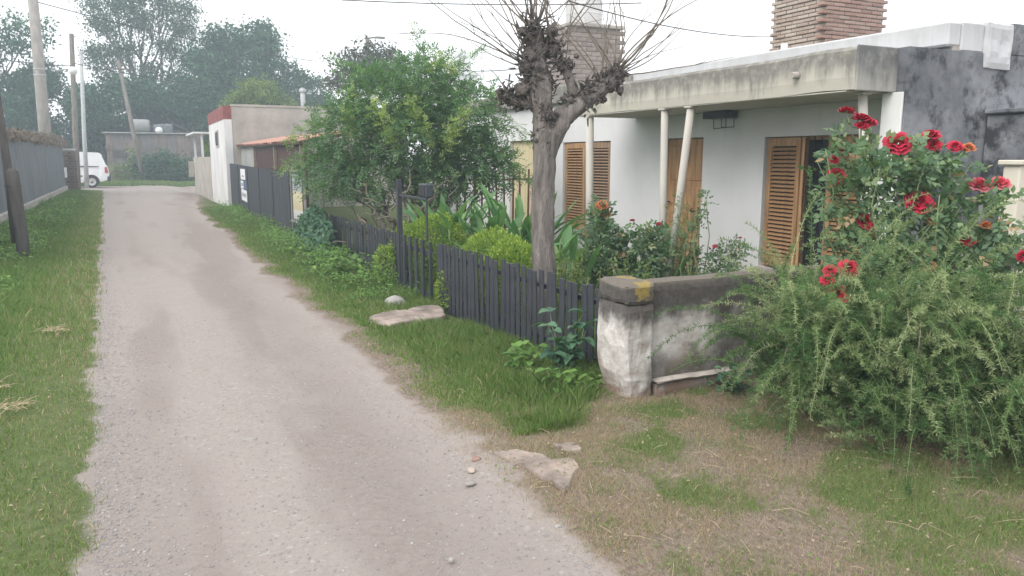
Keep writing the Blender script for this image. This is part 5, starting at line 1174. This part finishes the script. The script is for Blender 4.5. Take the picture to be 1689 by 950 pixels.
weed('leafy weed at the foot of the mildewed wall ledge', (3.75, 4.08, Z(3.75, 4.08)), 14, .22, .07, 'leaf_ivy', spread=.25)
weed('bright bushy weed in the verge left of the gate slab', (2.55, 10.6, Z(2.55, 10.6)), 40, .42, .09, spread=.5)
weed('bushy weed further along the farther picket fence', (2.6, 12.0, Z(2.6, 12)), 34, .36, .09, spread=.55)
def cover(label, n, xr, yr, pw, hmax, leaf, mm, seed, xfade):
    y = yr[0] + (yr[1] - yr[0]) * rng.random(n) ** pw; x = xr[0] + (xr[1] - xr[0]) * rng.random(n)
    den = sstep(.36, .60, fbm(x * 1.3 + seed, y * 1.3, seed, 3)) * xfade(x, y); k = rng.random(n) < den; x, y, den = x[k], y[k], den[k]; m_ = len(x)
    z = gz(x, y) + .02 + hmax * den * (.35 + .65 * fbm(x * 4, y * 4, seed, 2)) * rng.random(m_) ** .5
    D = unit(rdir(m_) * [1, 1, .35]); V, F_, T = leafq(np.stack([x, y, z], 1), D, unit(np.array([-.1, -.4, 1.0]) + rng.normal(0, .35, (m_, 3))), leaf * rng.uniform(.6, 1.3, m_) * (1 + .025 * y), leaf * .7 * rng.uniform(.7, 1.2, m_) * (1 + .025 * y), rng.normal(.5, .2, m_))
    return tag(np_obj('leafy_ground_cover', V, F_, M[mm], None, T), label, 'weeds', kind='stuff')
cover('leafy green ground cover along the left verge', 26000, (-2.8, -.9), (6.2, 34), 1.5, .30, .042, 'leaf_weed', 3, lambda x, y: sstep(-.95, -1.7, x + .012 * y))
cover('bushy leafy weeds in front of the farther picket fence', 22000, (2.0, 3.06), (8.7, 27), 1.3, .42, .028, 'leaf_weed', 9, lambda x, y: sstep(2.05, 2.6, x))
cover('leafy weeds at the foot of the near picket fence', 2600, (2.3, 3.06), (4.5, 7.0), 1.0, .14, .045, 'leaf_weed', 14, lambda x, y: .55 * sstep(2.35, 2.9, x))

# ------------------------------------------------------------------ loose stones and slabs
def slab(label, poly, z0, th, m, name='concrete_fragment', group=None):
    cx = sum(p[0] for p in poly) / len(poly); cy = sum(p[1] for p in poly) / len(poly); n = 5; out = []
    for i, p in enumerate(poly):
        q = poly[(i + 1) % len(poly)]
        for k in range(n): out.append((p[0] + (q[0] - p[0]) * k / n + random.uniform(-.012, .012), p[1] + (q[1] - p[1]) * k / n + random.uniform(-.012, .012)))
    k = len(out); vs_ = []
    for (z, s) in ((z0 - th, 1.0), (z0 - .012, 1.0), (z0, .965)):
        vs_ += [(cx + (p[0] - cx) * s, cy + (p[1] - cy) * s, z + (random.uniform(-.003, .003) if z == z0 else 0)) for p in out]
    vs_.append((cx, cy, z0 + .004)); fs = [(r * k + i, r * k + (i + 1) % k, (r + 1) * k + (i + 1) % k, (r + 1) * k + i) for r in range(2) for i in range(k)] + [(2 * k + i, 2 * k + (i + 1) % k, 3 * k) for i in range(k)]
    return tag(MB().add(vs_, fs).build(name, m, None, (cx, cy, z0 - th)), label, 'slab', group)
slab('worn concrete doorstep slab in the grass before the garden gate', [(2.10, 7.72), (2.05, 7.46), (2.20, 7.26), (2.42, 7.36), (2.70, 7.38), (2.90, 7.50), (3.02, 8.02), (2.84, 8.10), (2.60, 7.96), (2.36, 7.98)], .002, .15, M['slab_pink'], 'doorstep_slab')
slab('flat pale triangular concrete slab at the lane edge', [(1.71, 3.73), (1.77, 3.40), (1.81, 3.10), (2.03, 3.32), (2.05, 3.43), (1.94, 3.48), (1.93, 3.58), (1.84, 3.70)], Z(1.88, 3.45) + .016, .06, M['slab_pink'], group='concrete fragments')
slab('small pale concrete fragment sunk in the dry grass', [(2.06, 3.66), (2.06, 3.53), (2.15, 3.52), (2.17, 3.64)], Z(2.1, 3.6) + .018, .05, M['slab_pink'], group='concrete fragments')
def stone(label, c, r, m, name='stone', group=None, sq=.6):
    bm = bmesh.new(); bmesh.ops.create_icosphere(bm, subdivisions=3, radius=1); k = random.uniform(0, 50)
    for v in bm.verts:
        d = v.co.normalized(); q = 1 + .5 * (float(fbm(d.x * 1.5 + k, d.y * 1.5, d.z * 1.5, 3)) - .5); v.co = Vector(c) + Vector((d.x * r[0], d.y * r[1], d.z * r[2])) * q
    bm.verts.index_update(); o = MB().add([tuple(v.co) for v in bm.verts], [tuple(v.index for v in f.verts) for f in bm.faces], True).build(name, m, None, c); bm.free(); return tag(o, label, 'stone', group)
stone('rounded pale rock at the foot of the gate post', (2.60, 8.35, Z(2.60, 8.35) + .07), (.13, .11, .10), M['rock'], 'rock')
for lab, c, r, mm in [('broken red brick bit at the lane edge by the fragments', (1.60, 3.72, -.012), (.028, .022, .016), 'brick'), ('pale reddish brick chip next to the lane edge', (1.52, 3.60, -.016), (.022, .03, .012), 'brick_pale'), ('pale stone on the lane below the concrete fragments', (1.62, 2.84, -.016), (.018, .014, .011), 'rock'), ('flat grey stone in the middle of the lane', (.53, 4.62, -.022), (.04, .028, .011), 'pole_grey'), ('light stone lying near the lower edge of the lane', (1.08, 2.78, -.018), (.014, .012, .010), 'rock'), ('dark flat stone near the verge edge', (1.45, 3.45, -.018), (.032, .016, .01), 'pole_grey')]:
    stone(lab, c, r, M[mm], group='loose stones on the lane')

# gravel on the lane
n = 52000; yy = 1.7 + 22 * rng.random(n) ** 2.2; lx, rx = lane_left(yy), lane_right(yy); u = rng.random(n); side = rng.random(n)
xx = np.where(side < .30, lx + .05 + np.abs(rng.normal(0, .16, n)), np.where(side < .45, rx - np.abs(rng.normal(0, .3, n)), lx + (rx - lx) * u)); zz = gz(xx, yy)
s = .0026 + .0062 * rng.random(n) ** 4; s = np.where(side < .3, s * 1.3, s)
oc = np.array([[1, 0, 0], [-1, 0, 0], [0, 1, 0], [0, -1, 0], [0, 0, .75], [0, 0, -.6]]); of = np.array([[0, 2, 4], [2, 1, 4], [1, 3, 4], [3, 0, 4]])
ang = rng.uniform(0, 6.28, n); ca, sa = np.cos(ang)[:, None], np.sin(ang)[:, None]
v = oc[None] * s[:, None, None] * rng.uniform(.55, 1.3, (n, 6, 1)); vx_ = v[..., 0] * ca - v[..., 1] * sa; vy_ = v[..., 0] * sa + v[..., 1] * ca
V = np.stack([vx_ + xx[:, None], vy_ + yy[:, None], v[..., 2] + zz[:, None] + s[:, None] * .15], -1).reshape(-1, 3); F_ = (of[None] + (np.arange(n) * 6)[:, None, None]).reshape(-1, 3)
M['gravel'] = leafmat('gravel_stone', [(0, (.17, .155, .15)), (.3, (.235, .215, .208)), (.6, (.275, .255, .248)), (.88, (.31, .292, .282)), (1, (.39, .38, .37))], 0, .9)
o = np_obj('gravel', V, F_, M['gravel'], None, np.repeat(np.clip(rng.normal(.55, .22, n), 0, 1), 6)); tag(o, 'loose gravel stones scattered over the lane', kind='stuff')

# ------------------------------------------------------------------ grass
def grass(name, label, n, xr, yr, pw, hfun, wfac, tfun, lean=.5, tri=False):
    y = yr[0] + (yr[1] - yr[0]) * rng.random(n) ** pw; x = xr[0] + (xr[1] - xr[0]) * rng.random(n)
    g_, d_, e_ = masks(x, y); keep, tint, h = tfun(x, y, g_, d_)
    x, y, tint, h = x[keep], y[keep], tint[keep], h[keep]; m_ = len(x); z = gz(x, y) - .006
    a = rng.uniform(0, 6.28, m_); ln = np.clip(np.abs(rng.normal(0, lean, m_)), 0, 1.15); w = wfac * (1 + .13 * np.maximum(y - 3, 0)) * rng.uniform(.7, 1.3, m_)
    side = np.stack([-np.sin(a), np.cos(a), np.zeros(m_)], 1); b_ = rng.uniform(0, 6.28, m_); B = np.stack([x, y, z], 1)
    tip = B + np.stack([np.cos(b_) * ln * h, np.sin(b_) * ln * h, h], 1); mid = B * .5 + tip * .5 + np.array([0, 0, 1]) * (h * ln * .12)[:, None] 
    V = np.stack([B - side * w[:, None], B + side * w[:, None], mid + side * w[:, None] * .7, tip, mid - side * w[:, None] * .7], 1).reshape(-1, 3)
    if tri:
        V = np.stack([B - side * w[:, None], B + side * w[:, None], tip], 1).reshape(-1, 3)
        o = np_obj(name, V, np.arange(3 * m_).reshape(-1, 3), M['grass'], None, np.repeat(np.clip(tint, 0, 1), 3)); return tag(o, label, 'grass', kind='stuff')
    # pentagon blade: base pair, mid pair, tip
    F_ = (np.array([[0, 1, 2, 3, 4]])[None] + (np.arange(m_) * 5)[:, None, None]).reshape(-1, 5)
    o = np_obj(name, V, F_, M['grass'], None, np.repeat(np.clip(tint, 0, 1), 5)); return tag(o, label, 'grass', kind='stuff')
def f_left(x, y, g_, d_):
    keep = rng.random(len(x)) < np.clip(g_ * 1.1 - .05, 0, 1) * (x < 0)
    edge = sstep(.9, .0, lane_left(y) - x); t = rng.normal(.34, .14, len(x)) + .12 * (fbm(x * 2, y * 2, 3, 2) - .5) * 2 + edge * .16 + (rng.random(len(x)) < .05 + .14 * edge) * .35
    h = (.035 + .075 * sstep(.1, 1.3, lane_left(y) - x) + .03 * sstep(6, 9, y)) * rng.uniform(.5, 1.3, len(x)); return keep, t, h
def f_right(x, y, g_, d_):
    keep = (rng.random(len(x)) < np.clip(g_ * 1.15 - .08, 0, 1)) & (y > 3.9) & ((x < 2.80 - .25 * (y < 4.25)) | (y > 4.62)) & ~((x > 2.10) & (x < 3.3) & (y > 7.20 + .16 * (x - 2) + .5 * (fbm(x * 5, y * 5, 2, 2) - .5)) & (y < 7.76 + .34 * (x - 2.06)))
    t = rng.normal(.33, .13, len(x)) + .25 * (fbm(x * 2.5, y * 2.5, 13, 2) - .5) + (rng.random(len(x)) < .08) * .4 + .2 * sstep(.5, .1, x - lane_right(y))
    h = (.035 + .075 * sstep(.25, 1.0, x - lane_right(y)) * (.4 + 1.2 * fbm(x * 2, y * 2, 4, 2))) * rng.uniform(.5, 1.35, len(x)); return keep, t, h
def f_fore(x, y, g_, d_):
    cov = np.maximum(g_, .85 * d_); keep = (rng.random(len(x)) < cov) & (y < 4.5)
    bare = fbm(x * 3 + 5, y * 3, 21, 3); keep = keep & (rng.random(len(x)) < np.maximum(np.maximum(.35, sstep(.72, .48, bare)), g_)); dryb = rng.random(len(x)) > g_ * 1.0 + .02; t = np.where(dryb, rng.normal(.87, .09, len(x)), rng.normal(.42, .14, len(x))); h = np.where(dryb, .024, .036) * rng.uniform(.5, 1.6, len(x)); return keep, t, h
grass('grass', 'short green grass of the left verge', 170000, (-3.0, .1), (2.4, 45), 2.3, None, .0022, f_left)
grass('grass', 'long green grass of the verge before the fences', 200000, (1.5, 3.3), (3.9, 28.5), 1.9, None, .0024, f_right, .55)
grass('grass', 'sparse dry and green turf in the right foreground', 380000, (1.45, 6.2), (1.2, 4.5), .95, None, .0014, f_fore, .95, tri=True)
grass('grass', 'green grass strip around the shack beyond the cross street', 26000, (-4.5, 7), (53.6, 60), 1.0, None, .006, lambda x, y, g_, d_: (np.ones(len(x), bool), rng.normal(.38, .14, len(x)), .22 * rng.uniform(.4, 1.4, len(x))), tri=True)
grass('grass', 'shaded garden grass and ground cover behind the fences', 40000, (3.12, 7.3), (4.6, 14), 1.2, None, .004, lambda x, y, g_, d_: (np.ones(len(x), bool), rng.normal(.25, .14, len(x)), .16 * rng.uniform(.4, 1.5, len(x))), tri=True)
# fallen leaves, clover and dry stalks lying in the turf
n = 5200; x = np.where(rng.random(n) < .75, rng.uniform(1.6, 5.0, n), rng.uniform(-2.4, -.4, n)); y = np.where(x > 0, rng.uniform(1.6, 4.4, n), rng.uniform(2.8, 9, n)); y = np.where((x > 0) & (x < 3.0) & (rng.random(n) < .3), rng.uniform(4.3, 9, n), y)
V, F_, T = leafq(np.stack([x, y, gz(x, y) + .008 + .02 * rng.random(n)], 1), unit(rdir(n) * [1, 1, .15]), unit(np.array([0, 0, 1.0]) + rng.normal(0, .25, (n, 3))), rng.uniform(.008, .026, n), rng.uniform(.006, .016, n), np.where(rng.random(n) < .55, rng.normal(.82, .12, n), rng.normal(.35, .15, n)))
tag(np_obj('leaf_litter', V, F_, M['grass'], None, T), 'fallen leaves and clover scattered in the turf', 'litter', kind='stuff')
b = MB()
for _ in range(100):
    px_, py_ = (random.uniform(1.65, 4.2), random.uniform(1.8, 4.3)) if random.random() < .8 else (random.uniform(1.5, 2.2), random.uniform(4, 8)); a = random.uniform(0, 6.28); L = random.uniform(.04, .17); z0 = Z(px_, py_) + .012
    b.tube([(px_, py_, z0), (px_ + math.cos(a) * L * .5, py_ + math.sin(a) * L * .5, z0 + random.uniform(.002, .03)), (px_ + math.cos(a) * L, py_ + math.sin(a) * L, z0 + random.uniform(0, .02))], .0014, 4, cap=False)
tag(b.build('dry_stalks', simple('dry_stalk', (.46, .37, .25), .8, .3, 20, bstr=0), None), 'dry stalks lying on the turf', 'straw', kind='stuff')
# straw tufts on the left verge
b = MB()
for (cx, cy) in [(-.78, 5.7), (-1.0, 6.3), (-1.05, 5.2), (-.72, 8.2)]:
    t = thing('straw_tuft', (cx, cy, 0), {5.7: 'pale dry straw tuft lying at the left frame edge', 6.3: 'dry straw wisps above the largest tuft on the left', 5.2: 'dry straw tuft lowest on the left verge', 8.2: 'flat pale straw scrap in the left verge grass'}[cy], 'straw', 'straw tufts on the left verge')
    b = MB()
    for _ in range(30):
        a = random.uniform(0, 6.28); p = Vector((cx + random.gauss(0, .05), cy + random.gauss(0, .07), .05)); e = p + Vector((math.cos(a), math.sin(a), random.uniform(-.1, .25))) * random.uniform(.05, .16); e.z = max(e.z, .04); b.tube([p, p.lerp(e, .5) + Vector((0, 0, .015)), e], .0022, 4)
    b.build('stalks', simple('straw', (.52, .43, .28), .8, .3, 20, bstr=0), t)

# ------------------------------------------------------------------ the milky air
hz = MB().box(-70, 75, -75, 120, -1.6, 18.5).build('haze', bpy.data.materials.new('haze_air'), None)
hm = hz.data.materials[0]; hm.use_nodes = True; hm.node_tree.nodes.clear()
ho = hm.node_tree.nodes.new('ShaderNodeOutputMaterial'); hv = hm.node_tree.nodes.new('ShaderNodeVolumePrincipled')
hv.inputs['Color'].default_value = (.76, .90, 1.0, 1); hv.inputs['Density'].default_value = .0035; hv.inputs['Anisotropy'].default_value = .2
hm.node_tree.links.new(hv.outputs[0], ho.inputs['Volume']); tag(hz, 'thin pale haze in the air', kind='stuff')
